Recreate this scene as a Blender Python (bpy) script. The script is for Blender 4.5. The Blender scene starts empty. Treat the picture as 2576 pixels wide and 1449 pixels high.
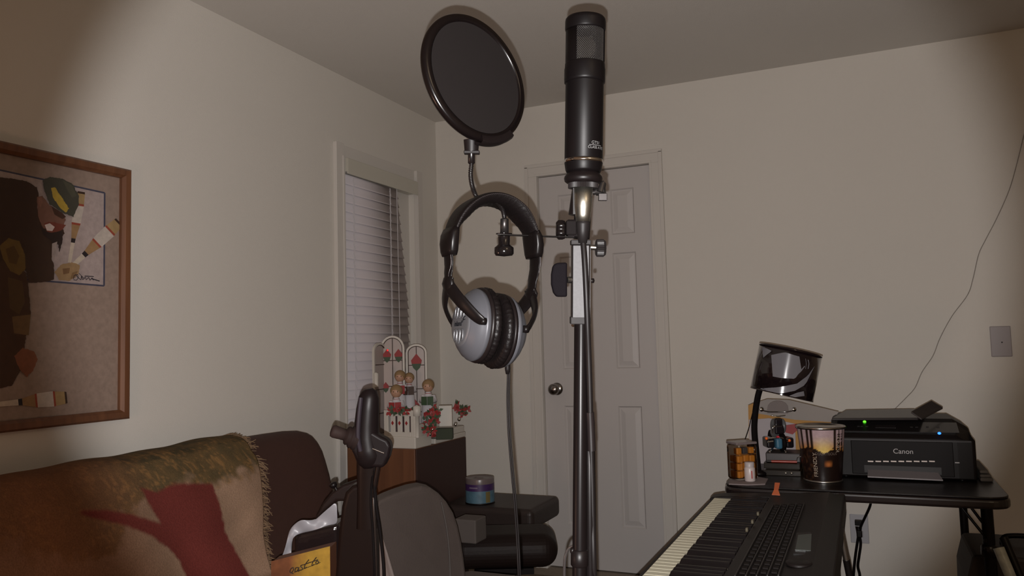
import bpy, bmesh, math, random
from mathutils import Vector, Matrix, noise
random.seed(7)
SC = bpy.context.scene
C = SC.collection
# ------------------------------------------------------------------ camera
FPX = 1982.79; YAW, PIT, ROL = 0.4181, 0.0728, -0.0275
CAM = Vector((2.1713, -3.8725, 1.1511))
_f = Vector((-math.sin(YAW)*math.cos(PIT), math.cos(YAW)*math.cos(PIT), math.sin(PIT)))
_r = Vector((math.cos(YAW), math.sin(YAW), 0)); _u = _r.cross(_f)
CR = math.cos(ROL)*_r + math.sin(ROL)*_u; CU = -math.sin(ROL)*_r + math.cos(ROL)*_u; CF = _f
VR = _r; VF = Vector((-math.sin(YAW), math.cos(YAW), 0)); Z = Vector((0, 0, 1)); X = Vector((1, 0, 0)); Y = Vector((0, 1, 0))
cd = bpy.data.cameras.new('camera'); cam = bpy.data.objects.new('camera', cd); C.objects.link(cam)
m = Matrix((CR, CU, -CF)).transposed().to_4x4(); m.translation = CAM
cam.matrix_world = m
cd.sensor_width = 36; cd.lens = FPX/2576*36; cd.clip_start = .02
SC.camera = cam
def ray(u, v): return CF + (u-1288)/FPX*CR - (v-724.5)/FPX*CU
def P(u, v, D): return CAM + ray(u, v)*D
def PL(u, v, ax, val):
    q = ray(u, v); return CAM + q*((val-CAM[ax])/q[ax])
# ------------------------------------------------------------------ light
w = bpy.data.worlds.new('night'); SC.world = w; w.use_nodes = True
w.node_tree.nodes['Background'].inputs[0].default_value = (.02, .018, .02, 1)
w.node_tree.nodes['Background'].inputs[1].default_value = .3
SC.view_settings.view_transform = 'Standard'; SC.view_settings.look = 'None'
SC.view_settings.exposure = 0.0; SC.view_settings.gamma = 1
fl = bpy.data.lights.new('flash', 'SPOT'); fo = bpy.data.objects.new('flash', fl); C.objects.link(fo)
fo.location = CAM - CR*.004 - CU*.016 - CF*.004
fl.energy = 135; fl.color = (1, .965, .95); fl.shadow_soft_size = .0018
fl.spot_size = math.radians(67); fl.spot_blend = .26
fo.rotation_euler = (P(1335, 680, 1)-CAM).to_track_quat('-Z', 'Y').to_euler()
bl = bpy.data.lights.new('ambient_fill', 'POINT'); bo = bpy.data.objects.new('ambient_fill', bl); C.objects.link(bo)
bo.location = (3.3, -3.9, 2.1); bl.energy = 14; bl.color = (1, .77, .52); bl.shadow_soft_size = .25  # added warm ambient fill, placed to brighten the left wall; no real bulb

wl = bpy.data.lights.new('haze_fill', 'POINT'); wo = bpy.data.objects.new('haze_fill', wl); C.objects.link(wo)
wo.location = (0.85, -3.78, .78); wl.energy = 9; wl.color = (1, .56, .38); wl.shadow_soft_size = .12  # added unseen light, warms the lower left in place of a reddish haze

# ------------------------------------------------------------------ materials
def lin(c):
    return tuple(((x/255)/12.92 if x/255 <= .04045 else ((x/255+.055)/1.055)**2.4) for x in c)
MATS = {}
def mat(name, col, rough=.5, metal=0., var=0., scale=20., bump=0., bscale=200., spec=None, emit=None, es=0., coat=0., sheen=0.):
    if name in MATS: return MATS[name]
    m = bpy.data.materials.new(name); m.use_nodes = True; nt = m.node_tree; b = nt.nodes['Principled BSDF']
    col = lin(col) if max(col) > 1 else col
    b.inputs['Base Color'].default_value = (*col, 1)
    b.inputs['Roughness'].default_value = rough; b.inputs['Metallic'].default_value = metal
    if spec is not None: b.inputs['Specular IOR Level'].default_value = spec
    if coat: b.inputs['Coat Weight'].default_value = coat; b.inputs['Coat Roughness'].default_value = .08
    if emit: b.inputs['Emission Color'].default_value = (*emit, 1); b.inputs['Emission Strength'].default_value = es
    tc = nt.nodes.new('ShaderNodeTexCoord')
    n = nt.nodes.new('ShaderNodeTexNoise'); n.inputs['Scale'].default_value = scale; n.inputs['Detail'].default_value = 4
    nt.links.new(tc.outputs['Object'], n.inputs['Vector'])
    if var:
        mx = nt.nodes.new('ShaderNodeMix'); mx.data_type = 'RGBA'
        mx.inputs['A'].default_value = (*[x*(1-var) for x in col], 1); mx.inputs['B'].default_value = (*[min(1, x*(1+var)) for x in col], 1)
        nt.links.new(n.outputs['Fac'], mx.inputs['Factor']); nt.links.new(mx.outputs['Result'], b.inputs['Base Color'])
    if bump:
        n2 = nt.nodes.new('ShaderNodeTexNoise'); n2.inputs['Scale'].default_value = bscale; n2.inputs['Detail'].default_value = 3
        nt.links.new(tc.outputs['Object'], n2.inputs['Vector'])
        bp = nt.nodes.new('ShaderNodeBump'); bp.inputs['Strength'].default_value = bump; bp.inputs['Distance'].default_value = .002
        nt.links.new(n2.outputs['Fac'], bp.inputs['Height']); nt.links.new(bp.outputs['Normal'], b.inputs['Normal'])
    MATS[name] = m; return m
def wood(name, c1, c2, axis='Z', rough=.35):
    m = bpy.data.materials.new(name); m.use_nodes = True; nt = m.node_tree; b = nt.nodes['Principled BSDF']
    tc = nt.nodes.new('ShaderNodeTexCoord'); mp = nt.nodes.new('ShaderNodeMapping')
    mp.inputs['Scale'].default_value = {'Z': (40, 40, 2.5), 'Y': (40, 2.5, 40), 'X': (2.5, 40, 40)}[axis]
    n = nt.nodes.new('ShaderNodeTexNoise'); n.inputs['Scale'].default_value = 1; n.inputs['Detail'].default_value = 6; n.inputs['Distortion'].default_value = .6
    r = nt.nodes.new('ShaderNodeValToRGB'); r.color_ramp.elements[0].position = .3; r.color_ramp.elements[1].position = .7
    r.color_ramp.elements[0].color = (*lin(c1), 1); r.color_ramp.elements[1].color = (*lin(c2), 1)
    nt.links.new(tc.outputs['Object'], mp.inputs['Vector']); nt.links.new(mp.outputs['Vector'], n.inputs['Vector'])
    nt.links.new(n.outputs['Fac'], r.inputs['Fac']); nt.links.new(r.outputs['Color'], b.inputs['Base Color']); b.inputs['Roughness'].default_value = rough
    MATS[name] = m; return m
def vcol(name, rough=.8, nz=.12, nscale=180., bump=.0, spec=None):
    m = bpy.data.materials.new(name); m.use_nodes = True; nt = m.node_tree; b = nt.nodes['Principled BSDF']
    a = nt.nodes.new('ShaderNodeVertexColor'); a.layer_name = 'Col'
    tc = nt.nodes.new('ShaderNodeTexCoord'); n = nt.nodes.new('ShaderNodeTexNoise'); n.inputs['Scale'].default_value = nscale; n.inputs['Detail'].default_value = 3
    nt.links.new(tc.outputs['Object'], n.inputs['Vector'])
    mr = nt.nodes.new('ShaderNodeMapRange'); mr.inputs['From Min'].default_value = .3; mr.inputs['From Max'].default_value = .7
    mr.inputs['To Min'].default_value = 1-nz; mr.inputs['To Max'].default_value = 1+nz
    nt.links.new(n.outputs['Fac'], mr.inputs['Value'])
    h = nt.nodes.new('ShaderNodeVectorMath'); h.operation = 'SCALE'
    nt.links.new(a.outputs['Color'], h.inputs[0]); nt.links.new(mr.outputs['Result'], h.inputs['Scale'])
    nt.links.new(h.outputs['Vector'], b.inputs['Base Color']); b.inputs['Roughness'].default_value = rough
    if spec is not None: b.inputs['Specular IOR Level'].default_value = spec
    if bump:
        bp = nt.nodes.new('ShaderNodeBump'); bp.inputs['Strength'].default_value = bump; bp.inputs['Distance'].default_value = .003
        nt.links.new(n.outputs['Fac'], bp.inputs['Height']); nt.links.new(bp.outputs['Normal'], b.inputs['Normal'])
    MATS[name] = m; return m
def glassmat(name, tint=(1, 1, 1), fac=.08, rough=.02):
    m = bpy.data.materials.new(name); m.use_nodes = True; nt = m.node_tree; nt.nodes.remove(nt.nodes['Principled BSDF'])
    t = nt.nodes.new('ShaderNodeBsdfTransparent'); t.inputs[0].default_value = (*tint, 1)
    g = nt.nodes.new('ShaderNodeBsdfGlossy'); g.inputs['Roughness'].default_value = rough
    f = nt.nodes.new('ShaderNodeFresnel'); f.inputs[0].default_value = 1.0+fac*5
    x = nt.nodes.new('ShaderNodeMixShader'); nt.links.new(f.outputs[0], x.inputs[0]); nt.links.new(t.outputs[0], x.inputs[1]); nt.links.new(g.outputs[0], x.inputs[2])
    nt.links.new(x.outputs[0], nt.nodes['Material Output'].inputs[0]); MATS[name] = m; return m

M_wall = mat('wall_paint', (.68, .65, .60), .85, var=.02, scale=3, bump=.25, bscale=260)
M_ceil = mat('ceiling_paint', (.64, .612, .57), .9, var=.02, scale=3, bump=.3, bscale=180)
M_trim = mat('trim_paint', (.63, .60, .56), .5, spec=.25)
M_door = mat('door_paint', (.555, .53, .52), .5, bump=.05, bscale=60)
M_carpet = mat('carpet', (.30, .25, .20), .95, var=.25, scale=90, bump=.8, bscale=400)
M_slat = mat('slat_vinyl', (.64, .60, .63), .5, spec=.3)
M_val = mat('valance', (.56, .54, .47), .4)
M_cord = mat('blind_cord', (.60, .58, .60), .7)
M_glass = glassmat('glass', fac=.08); M_pglass = glassmat('print_glass', fac=.02, rough=.15)
M_black = mat('black_plastic', (.0050, .0034, .0034), .4, spec=.18)
M_blackm = mat('black_matte', (.0055, .0040, .0040), .7, spec=.06)
M_blackg = mat('black_gloss', (.0045, .0032, .0032), .25, spec=.3)
M_gun = mat('gunmetal', (.035, .031, .030), .35, metal=.8)
M_chrome = mat('chrome', (.75, .74, .72), .12, metal=1)
M_steel = mat('satin_steel', (.40, .39, .37), .3, metal=1, var=.08, scale=200)
M_silver = mat('silver_plastic', (.052, .052, .058), .42, metal=.2, spec=.25)
M_white = mat('white_plastic', (.62, .60, .58), .4)

# ------------------------------------------------------------------ mesh helpers
class MB:
    def __init__(s): s.v = []; s.f = []; s.m = []; s.s = []
    def add(s, vs, fs, m=0, sm=False):
        o = len(s.v); s.v += [Vector(q) for q in vs]
        for f in fs: s.f.append([i+o for i in f]); s.m.append(m); s.s.append(sm)
        return s
    def box(s, c, sz, ax=(X, Y, Z), m=0):
        c = Vector(c); vs = []
        for k in (-.5, .5):
            for j in (-.5, .5):
                for i in (-.5, .5): vs.append(c+ax[0]*sz[0]*i+ax[1]*sz[1]*j+ax[2]*sz[2]*k)
        return s.add(vs, [(0, 2, 3, 1), (4, 5, 7, 6), (0, 1, 5, 4), (2, 6, 7, 3), (0, 4, 6, 2), (1, 3, 7, 5)], m)
    def bb(s, a, b, m=0):
        a = Vector(a); b = Vector(b); return s.box((a+b)/2, tuple(abs(b[i]-a[i]) for i in range(3)), m=m)
    def tube(s, pts, r, seg=10, m=0, caps=True, flat=None):
        pts = [Vector(p) for p in pts]; n = len(pts); rs = r if isinstance(r, (list, tuple)) else [r]*n
        t0 = (pts[1]-pts[0]).normalized(); a = t0.orthogonal().normalized(); vs = []
        if flat is not None: a = (flat-t0*flat.dot(t0)).normalized()
        for i in range(n):
            t = (pts[min(i+1, n-1)]-pts[max(i-1, 0)]).normalized(); a = (a-t*a.dot(t)).normalized(); b = t.cross(a)
            for k in range(seg):
                q = 2*math.pi*k/seg; ra = rs[i][0] if isinstance(rs[i], tuple) else rs[i]; rb = rs[i][1] if isinstance(rs[i], tuple) else rs[i]
                vs.append(pts[i]+a*math.cos(q)*ra+b*math.sin(q)*rb)
        fs = [(i*seg+k, i*seg+(k+1) % seg, (i+1)*seg+(k+1) % seg, (i+1)*seg+k) for i in range(n-1) for k in range(seg)]
        s.add(vs, fs, m, True)
        if caps: s.add(vs[:seg][::-1], [tuple(range(seg))], m); s.add(vs[-seg:], [tuple(range(seg))], m)
        return s
    def lathe(s, o, ax, prof, seg=40, m=0, ref=None, a0=0, a1=2*math.pi, sm=True):
        o = Vector(o); ax = Vector(ax).normalized(); a = (ref-ax*ref.dot(ax)).normalized() if ref else ax.orthogonal().normalized(); b = ax.cross(a)
        full = abs(a1-a0-2*math.pi) < 1e-6; n = seg if full else seg+1; vs = []
        for (t, r) in prof:
            for k in range(n):
                q = a0+(a1-a0)*k/seg; vs.append(o+ax*t+(a*math.cos(q)+b*math.sin(q))*max(r, 1e-5))
        fs = [(i*n+k, i*n+(k+1) % n, (i+1)*n+(k+1) % n, (i+1)*n+k) for i in range(len(prof)-1) for k in range(seg)]
        return s.add(vs, fs, m, sm)
    def prism(s, pts, vec, m=0):
        pts = [Vector(p) for p in pts]; n = len(pts); vec = Vector(vec); vs = pts+[p+vec for p in pts]
        return s.add(vs, [tuple(range(n))[::-1], tuple(range(n, 2*n))]+[(i, (i+1) % n, (i+1) % n+n, i+n) for i in range(n)], m)
    def poly(s, pts, m=0): return s.add(pts, [tuple(range(len(pts)))], m)
    def ell(s, c, r, ax=(X, Y, Z), m=0, seg=20, rg=12):
        c = Vector(c); vs = []
        for i in range(rg+1):
            p = math.pi*i/rg
            for k in range(seg):
                q = 2*math.pi*k/seg; vs.append(c+ax[0]*r[0]*math.sin(p)*math.cos(q)+ax[1]*r[1]*math.sin(p)*math.sin(q)+ax[2]*r[2]*math.cos(p))
        return s.add(vs, [(i*seg+k, (i+1)*seg+k, (i+1)*seg+(k+1) % seg, i*seg+(k+1) % seg) for i in range(rg) for k in range(seg)], m, True)
    def grid(s, rows, m=0, sm=True):
        nc = len(rows[0]); vs = [p for r in rows for p in r]
        return s.add(vs, [(i*nc+j, i*nc+j+1, (i+1)*nc+j+1, (i+1)*nc+j) for i in range(len(rows)-1) for j in range(nc-1)], m, sm)
    def build(s, name, mats, parent=None, bevel=0, seg=2, merge=False, org=None, solid=0, sub=0, wn=False):
        me = bpy.data.meshes.new(name)
        if org is None: org = WORG.get(parent.name, Vector()) if parent else Vector()
        org = Vector(org)
        me.from_pydata([v-org for v in s.v], [], s.f)
        mats = mats if isinstance(mats, (list, tuple)) else [mats]
        for q in mats: me.materials.append(q)
        me.polygons.foreach_set('material_index', s.m); me.polygons.foreach_set('use_smooth', s.s)
        bm = bmesh.new(); bm.from_mesh(me)
        if merge is True: bmesh.ops.remove_doubles(bm, verts=bm.verts, dist=1e-5)
        bmesh.ops.recalc_face_normals(bm, faces=bm.faces) if merge != 'keep' else None
        bm.to_mesh(me); bm.free()
        o = bpy.data.objects.new(name, me); C.objects.link(o)
        if parent:
            o.parent = parent
        else: o.location = org
        WORG[o.name] = org
        if solid: q = o.modifiers.new('s', 'SOLIDIFY'); q.thickness = solid; q.offset = 0
        if bevel: q = o.modifiers.new('b', 'BEVEL'); q.width = bevel; q.segments = seg; q.limit_method = 'ANGLE'; q.angle_limit = math.radians(35); q.harden_normals = False
        if sub: q = o.modifiers.new('u', 'SUBSURF'); q.levels = sub; q.render_levels = sub
        return o
WORG = {}
def tag(o, label, cat, group=None):
    o['label'] = label; o['category'] = cat
    if group: o['group'] = group
    return o
def thing(name, loc, label, cat, group=None):
    o = bpy.data.objects.new(name, None); C.objects.link(o); o.location = loc; o.empty_display_size = .05; WORG[o.name] = Vector(loc)
    return tag(o, label, cat, group)
def struct(name, mb, mt, **k):
    o = mb.build(name, mt, **k); o['kind'] = 'structure'; return o
def lab(o, s): o['label'] = s; return o
def dup(root, off, label, group=None, rz=0):
    r = root.copy(); C.objects.link(r); r.location = Vector(root.location)+Vector(off); r['label'] = label
    if group: r['group'] = group
    for ch in root.children:
        c = ch.copy(); C.objects.link(c); c.parent = r
        for g in ch.children:
            d = g.copy(); C.objects.link(d); d.parent = c
    return r
def smooth_path(pts, n=8):
    pts = [Vector(p) for p in pts]; out = []
    for i in range(len(pts)-1):
        p0 = pts[max(i-1, 0)]; p1 = pts[i]; p2 = pts[i+1]; p3 = pts[min(i+2, len(pts)-1)]
        for k in range(n):
            t = k/n; out.append(.5*((2*p1)+(p2-p0)*t+(2*p0-5*p1+4*p2-p3)*t*t+(-p0+3*p1-3*p2+p3)*t**3))
    out.append(pts[-1]); return out
def text(name, s, o, ax, ay, size, mt, parent, depth=.0003, warp=None, align='CENTER', shear=0):
    cu = bpy.data.curves.new('t', 'FONT'); cu.body = s; cu.size = size; cu.align_x = align; cu.align_y = 'CENTER'; cu.extrude = depth; cu.shear = shear
    t = bpy.data.objects.new('t', cu); C.objects.link(t)
    me = bpy.data.meshes.new_from_object(t.evaluated_get(bpy.context.evaluated_depsgraph_get()))
    bpy.data.objects.remove(t); me.name = name
    ax = Vector(ax).normalized(); ay = Vector(ay).normalized(); az = ax.cross(ay); org = WORG.get(parent.name, Vector())
    for v in me.vertices:
        c = v.co.copy(); v.co = (warp(c) if warp else Vector(o)+ax*c.x+ay*c.y+az*c.z)-org
    me.materials.clear(); me.materials.append(mt)
    ob = bpy.data.objects.new(name, me); C.objects.link(ob); ob.parent = parent; return ob

# ================================================================== THE ROOM
H = 2.434; RX = 4.3; RY = -5.3
f = MB(); f.bb((-.1, RY-.1, -.1), (RX+.1, .12, 0)); struct('floor', f, M_carpet)
f = MB(); f.bb((-.1, RY-.1, H), (RX+.1, .12, H+.1)); struct('ceiling', f, M_ceil)
WY0, WY1, WZ0, WZ1 = -.90, -.25, .50, 2.046
f = MB()
f.bb((-.1, RY, 0), (0, WY0, H)); f.bb((-.1, WY1, 0), (0, .12, H)); f.bb((-.1, WY0, 0), (0, WY1, WZ0)); f.bb((-.1, WY0, WZ1), (0, WY1, H))
struct('wall_left', f, M_wall)
DX0, DX1, DZ = .612, 1.232, 2.052
f = MB(); f.bb((0, 0, 0), (DX0, .1, H)); f.bb((DX1, 0, 0), (RX, .1, H)); f.bb((DX0, 0, DZ), (DX1, .1, H))
struct('wall_back', f, M_wall)
f = MB(); f.bb((RX, RY, 0), (RX+.1, .1, H)); struct('wall_right', f, M_wall)
f = MB(); f.bb((0, RY-.1, 0), (RX, RY, H)); struct('wall_front', f, M_wall)
def baseboard(name, a, b, nrm):
    f = MB(); a = Vector(a); b = Vector(b); n = Vector(nrm)
    prof = [(0, 0), (.012, 0), (.012, .062), (.007, .078), (0, .084)]
    f.prism([a+n*x+Z*z for x, z in prof], b-a); return struct(name, f, M_trim)
baseboard('baseboard_left', (0, RY, 0), (0, -.0, 0), X)
baseboard('baseboard_back', (1.297, 0, 0), (RX, 0, 0), -Y)
# door
d = MB(); yF, yB = .018, .055
zc = [0, .225, .83, 1.02, 1.61, 1.705, 1.94, 2.045]; xc = [.617, .722, .845, 1.012, 1.135, 1.229]
def P3(x, y, z): return Vector((x, y, z))
for i in range(5):
    for j in range(7):
        x0, x1, z0, z1 = xc[i], xc[i+1], zc[j]+(.008 if j == 0 else 0), zc[j+1]
        if i in (1, 3) and j in (1, 3, 5):
            R_ = [(0, 0), (.007, .009), (.012, .009), (.036, .002)]; L = []
            for ins, dep in R_: L.append([P3(x0+ins, yF+dep, z0+ins), P3(x1-ins, yF+dep, z0+ins), P3(x1-ins, yF+dep, z1-ins), P3(x0+ins, yF+dep, z1-ins)])
            for a, b in zip(L, L[1:]):
                for k in range(4): d.poly([a[k], a[(k+1) % 4], b[(k+1) % 4], b[k]])
            d.poly(L[-1])
        else: d.poly([P3(x0, yF, z0), P3(x1, yF, z0), P3(x1, yF, z1), P3(x0, yF, z1)])
a, b, z0, z1 = .617, 1.229, .008, 2.045
for q in ([(a, yF, z0), (a, yB, z0), (a, yB, z1), (a, yF, z1)], [(b, yF, z0), (b, yB, z0), (b, yB, z1), (b, yF, z1)], [(a, yF, z1), (b, yF, z1), (b, yB, z1), (a, yB, z1)], [(a, yF, z0), (b, yF, z0), (b, yB, z0), (a, yB, z0)], [(a, yB, z0), (b, yB, z0), (b, yB, z1), (a, yB, z1)]): d.poly(q)
door = struct('door_1', d, M_door, merge=True)
k = MB(); kc = Vector((.685, yF, .918))
k.lathe(kc, -Y, [(0, 0), (0, .033), (.006, .032), (.010, .020), (.012, .012), (.028, .012), (.034, .022), (.044, .029), (.056, .029), (.066, .022), (.070, .010), (.071, 0)], 32)
k.build('door_knob', mat('knob_nickel', (.30, .28, .27), .22, metal=1), door)
t = MB()
for (x0, x1) in ((DX0-.062, DX0+.004), (DX1-.004, DX1+.062)):
    t.bb((x0, -.012, 0), (x1, 0, DZ-.004)); 
    o0, o1 = (x0, x0+.018) if x0 < 1 else (x1-.018, x1); t.bb((o0, -.018, 0), (o1, -.012, DZ+.05))
    i0, i1 = (x1-.012, x1) if x0 < 1 else (x0, x0+.012); t.bb((i0, -.015, 0), (i1, -.012, DZ-.004))
t.bb((DX0-.062, -.012, DZ-.004), (DX1+.062, 0, DZ+.062)); t.bb((DX0-.062, -.018, DZ+.044), (DX1+.062, -.012, DZ+.062)); t.bb((DX0-.008, -.015, DZ-.004), (DX1+.008, -.012, DZ+.008))
for (x0, x1) in ((DX0, DX0+.004), (DX1-.004, DX1)): t.bb((x0, 0, 0), (x1, .1, DZ))
t.bb((DX0, 0, DZ-.004), (DX1, .1, DZ))
struct('trim_1', t, M_trim, bevel=.003)
# window + casing + blind
wn = MB()
for (a, b, c_, d_) in ((WY0, WY0+.04, WZ0, WZ1), (WY1-.22, WY1, WZ0, WZ1), (WY0+.04, WY1-.04, WZ0, WZ0+.05), (WY0+.04, WY1-.04, WZ1-.04, WZ1), (WY0+.04, WY1-.04, 1.26, 1.30)):
    wn.bb((-.09, a, c_), (-.034 if a > WY1-.3 else -.06, b, d_))
win = struct('window_1', wn, M_trim)
g = MB(); g.bb((-.077, WY0+.04, WZ0+.05), (-.073, WY1-.04, WZ1-.04)); g.build('window_pane', M_glass, win)
t = MB(); cw = .058
t.bb((0, WY0-cw, WZ0-.06), (.020, WY0, WZ1+cw)); t.bb((0, WY1, WZ0-.06), (.020, WY1+cw, WZ1+cw)); t.bb((0, WY0, WZ1), (.003, WY1, WZ1+cw)); t.bb((0, WY0, WZ0-.06), (.020, WY1, WZ0))
for y in (WY0-.014, WY1): t.bb((.020, y, WZ0-.06), (.025, y+.014, WZ1))
struct('trim_2', t, M_trim, bevel=.003)
blind = thing('window_blind', (0, -.57, 2.04), 'white closed horizontal slat blind hanging in the narrow window', 'blind')
b = MB(); b.bb((-.045, WY0+.008, 1.975), (.026, WY1-.005, 2.040)); b.bb((.026, WY0+.012, 1.966), (.031, WY1-.005, 2.040))
b.build('headrail', M_val, blind, bevel=.003)
b = MB(); n = 33; pitch = .0435
for i in range(n):
    zt = 1.972-i*pitch; yr = -.418+.085*min(1, i/13) if i < 14 else -.333+.02*(i-14)/20
    rows = []
    for k in range(7):
        q = k/6; zz = zt-q*.050; xx = -.004+.011*q-.003*math.sin(q*math.pi)
        rows.append([Vector((xx, WY0+.012, zz)), Vector((xx, yr, zz))])
    b.grid(rows)
b.build('slats', M_slat, blind, merge='keep', solid=.0025)
b = MB()
for y0 in (-.815, -.50):
    for s_ in (-.006, .006): b.tube([(.010, y0+s_*.4, 1.965), (.010, y0+s_, .55)], .0013, 6)
    for i in range(n): z_ = 1.95-i*pitch; b.tube([(.010, y0-.007, z_), (.011, y0+.007, z_-.022)], .0013, 5)
b.build('ladder_cord', M_cord, blind)
b = MB(); b.tube([(.016, -.447, 1.97), (.014, -.437, 1.2), (.016, -.435, .9)], .002, 6); b.build('pull_cord', M_cord, blind)

# wall plates and wires
pl_ = MB(); pl_.bb((2.655, -.006, 1.048), (2.731, 0, 1.176)); pl_.build
sw = thing('wall_plate', (2.693, 0, 1.11), 'blank grey cable wall plate with small centre jack right of the printer', 'wall plate')
pl_.build('plate', mat('plate_grey', (.33, .30, .31), .4), sw, bevel=.003)
k = MB(); k.lathe((2.696, -.006, 1.108), -Y, [(0, .0028), (.003, .0028), (.003, .001), (.001, 0)], 12); k.build('jack', M_gun, sw)
ol = thing('wall_outlet', (2.104, 0, .30), 'grey power outlet plate low on the back wall under the table', 'outlet')
pl_ = MB(); pl_.bb((2.066, -.006, .237), (2.141, 0, .362)); pl_.build('plate', mat('outlet_grey', (.40, .40, .43), .4), ol, bevel=.003)
k = MB()
for z_ in (.277, .323): k.bb((2.09, -.009, z_-.014), (2.118, -.006, z_+.014))
k.build('socket', mat('socket_grey', (.34, .34, .36), .4), ol, bevel=.003)
cr = MB()
pts = [PL(u, v, 1, -.006) for u, v in ((2640, 120), (2600, 250), (2576, 340), (2556, 420), (2538, 480), (2508, 548), (2480, 602), (2462, 640), (2448, 700), (2434, 742), (2395, 795), (2365, 850), (2347, 895), (2320, 935), (2302, 975), (2280, 1000), (2250, 1030), (2235, 1046))]
cr.tube(smooth_path(pts, 6), .0016, 6)
tag(cr.build('wall_cable', mat('cable_grey', (.26, .23, .20), .5), org=pts[-1]), 'thin beige cable wandering up the bare right wall from the printer', 'cable')

# ================================================================== PICTURE
XP = .014
pf = thing('framed_poster', (0, -2.45, .95), 'brown wood framed clown art print hanging on the left wall', 'picture')
fy1, fz0, fz1, fy0 = -2.063, .953, 1.753, -2.72
fw_ = .030
f = MB()
prof = [(0, .004), (0, .026), (.006, .032), (.022, .030), (fw_, .020), (fw_, .004)]
def framebar(A, B, inn):
    A = Vector(A); B = Vector(B); dirn = (B-A).normalized(); L = []
    for (i_, x_) in prof: L.append((A+inn*i_+dirn*i_+X*x_, B+inn*i_-dirn*i_+X*x_))
    n_ = len(L); vs = [q[0] for q in L]+[q[1] for q in L]
    f.add(vs, [(k_, (k_+1) % n_, (k_+1) % n_+n_, k_+n_) for k_ in range(n_)], 0)
framebar((0, fy1, fz0), (0, fy1, fz1), -Y); framebar((0, fy0, fz1), (0, fy1, fz1), -Z); framebar((0, fy0, fz0), (0, fy1, fz0), Z); framebar((0, fy0, fz0), (0, fy0, fz1), Y)
f.build('frame', wood('frame_wood', (92, 58, 38), (116, 76, 50), 'Z', .4), pf)
art = MB(); AM = []; 
def am(c):
    key = 'print_%02x%02x%02x' % c
    if key not in MATS: mat(key, c, .6, var=.28, scale=70)
    mm = MATS[key]
    if mm not in AM: AM.append(mm)
    return AM.index(mm)
lay = [0]
def cp(x, y):   # poster crop coordinates -> point on the print
    q = PL(x/1.906, 340+y/1.906, 0, XP); return q
def apoly(pts, c, subd=None):
    if len(pts) > 5:
        q_ = []
        for a_, b_ in zip(pts, pts[1:]+pts[:1]):
            n_ = max(1, int(math.hypot(b_[0]-a_[0], b_[1]-a_[1])/7))
            for k_ in range(n_):
                t_ = k_/n_; q_.append((a_[0]+(b_[0]-a_[0])*t_+random.uniform(-1.9, 1.9), a_[1]+(b_[1]-a_[1])*t_+random.uniform(-1.9, 1.9)))
        pts = q_
    lay[0] += 1; art.poly([Vector((XP-.006+lay[0]*.00012, p_.y, p_.z)) for p_ in (cp(*q) for q in pts)], am(c))
art.bb((.004, fy0+.01, fz0+.01), (XP-.006, fy1-.01, fz1-.01), am((148, 128, 116)))
def aline(pts, w_, c):
    P2 = [Vector(q) for q in pts]
    for a_, b_ in zip(P2, P2[1:]):
        d_ = (b_-a_).normalized(); n_ = Vector((-d_.y, d_.x))*w_/2
        apoly([tuple(a_+n_), tuple(b_+n_), tuple(b_-n_), tuple(a_-n_)], c)
apoly([(-500, 55), (508, 275), (505, 722), (-500, 640)], (166, 150, 146))
aline([(-500, 55), (508, 276), (505, 722), (-500, 640)], 8, (66, 66, 84))
def pin(A_, B_, wd, fade=0):
    A_ = Vector(A_); B_ = Vector(B_); d_ = B_-A_; n_ = Vector((-d_.y, d_.x)).normalized()
    prof_ = [(0, .36, (60, 40, 30)), (.03, .40, (156, 130, 90)), (.17, .47, (146, 66, 48)), (.20, .5, (186, 174, 164)), (.44, .46, (146, 66, 48)), (.47, .42, (150, 118, 82)), (.66, .22, (36, 28, 30)), (.72, .2, (190, 176, 160)), (1, .16, (190, 176, 160))]
    for q0, q1 in zip(prof_, prof_[1:]):
        a_ = A_+d_*q0[0]; b_ = A_+d_*q1[0]
        apoly([tuple(a_+n_*wd*q0[1]), tuple(b_+n_*wd*q1[1]), tuple(b_-n_*wd*q1[1]), tuple(a_-n_*wd*q0[1])], q0[2])
pin((396, 270), (338, 610), 48); pin((577, 415), (338, 640), 64); pin((325, 1258), (0, 1290), 74)
apoly([(-300, 205), (0, 200), (60, 208), (130, 220), (180, 250), (190, 290), (180, 340), (195, 400), (240, 450), (305, 448), (312, 470), (290, 500), (270, 540), (250, 590), (262, 620), (262, 690), (230, 703), (140, 708), (128, 650), (60, 620), (-300, 620)], (62, 42, 30))
apoly([(-300, 600), (60, 600), (128, 660), (140, 730), (150, 860), (125, 980), (105, 1120), (60, 1200), (-20, 1220), (-300, 1240)], (72, 48, 32))
apoly([(40, 680), (110, 700), (122, 800), (95, 860), (50, 830)], (86, 64, 38)); apoly([(60, 870), (150, 860), (140, 960), (70, 950)], (110, 84, 54))
apoly([(70, 1060), (110, 1020), (165, 1035), (185, 1075), (160, 1130), (130, 1160), (95, 1120)], (128, 78, 54))
apoly([(0, 530), (45, 492), (95, 510), (122, 570), (125, 640), (95, 672), (50, 650), (15, 590)], (112, 88, 42)); apoly([(30, 545), (70, 530), (95, 580), (80, 620), (45, 610)], (92, 68, 34))
apoly([(178, 296), (205, 290), (240, 335), (300, 375), (318, 402), (302, 442), (250, 458), (208, 444), (185, 392)], (120, 84, 70))
apoly([(186, 300), (200, 296), (206, 320), (196, 345), (186, 330)], (134, 94, 78))
apoly([(212, 424), (240, 414), (290, 424), (318, 432), (296, 456), (252, 468), (226, 462)], (116, 58, 44)); apoly([(216, 430), (240, 422), (264, 440), (252, 460), (226, 457)], (206, 190, 184))
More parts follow.
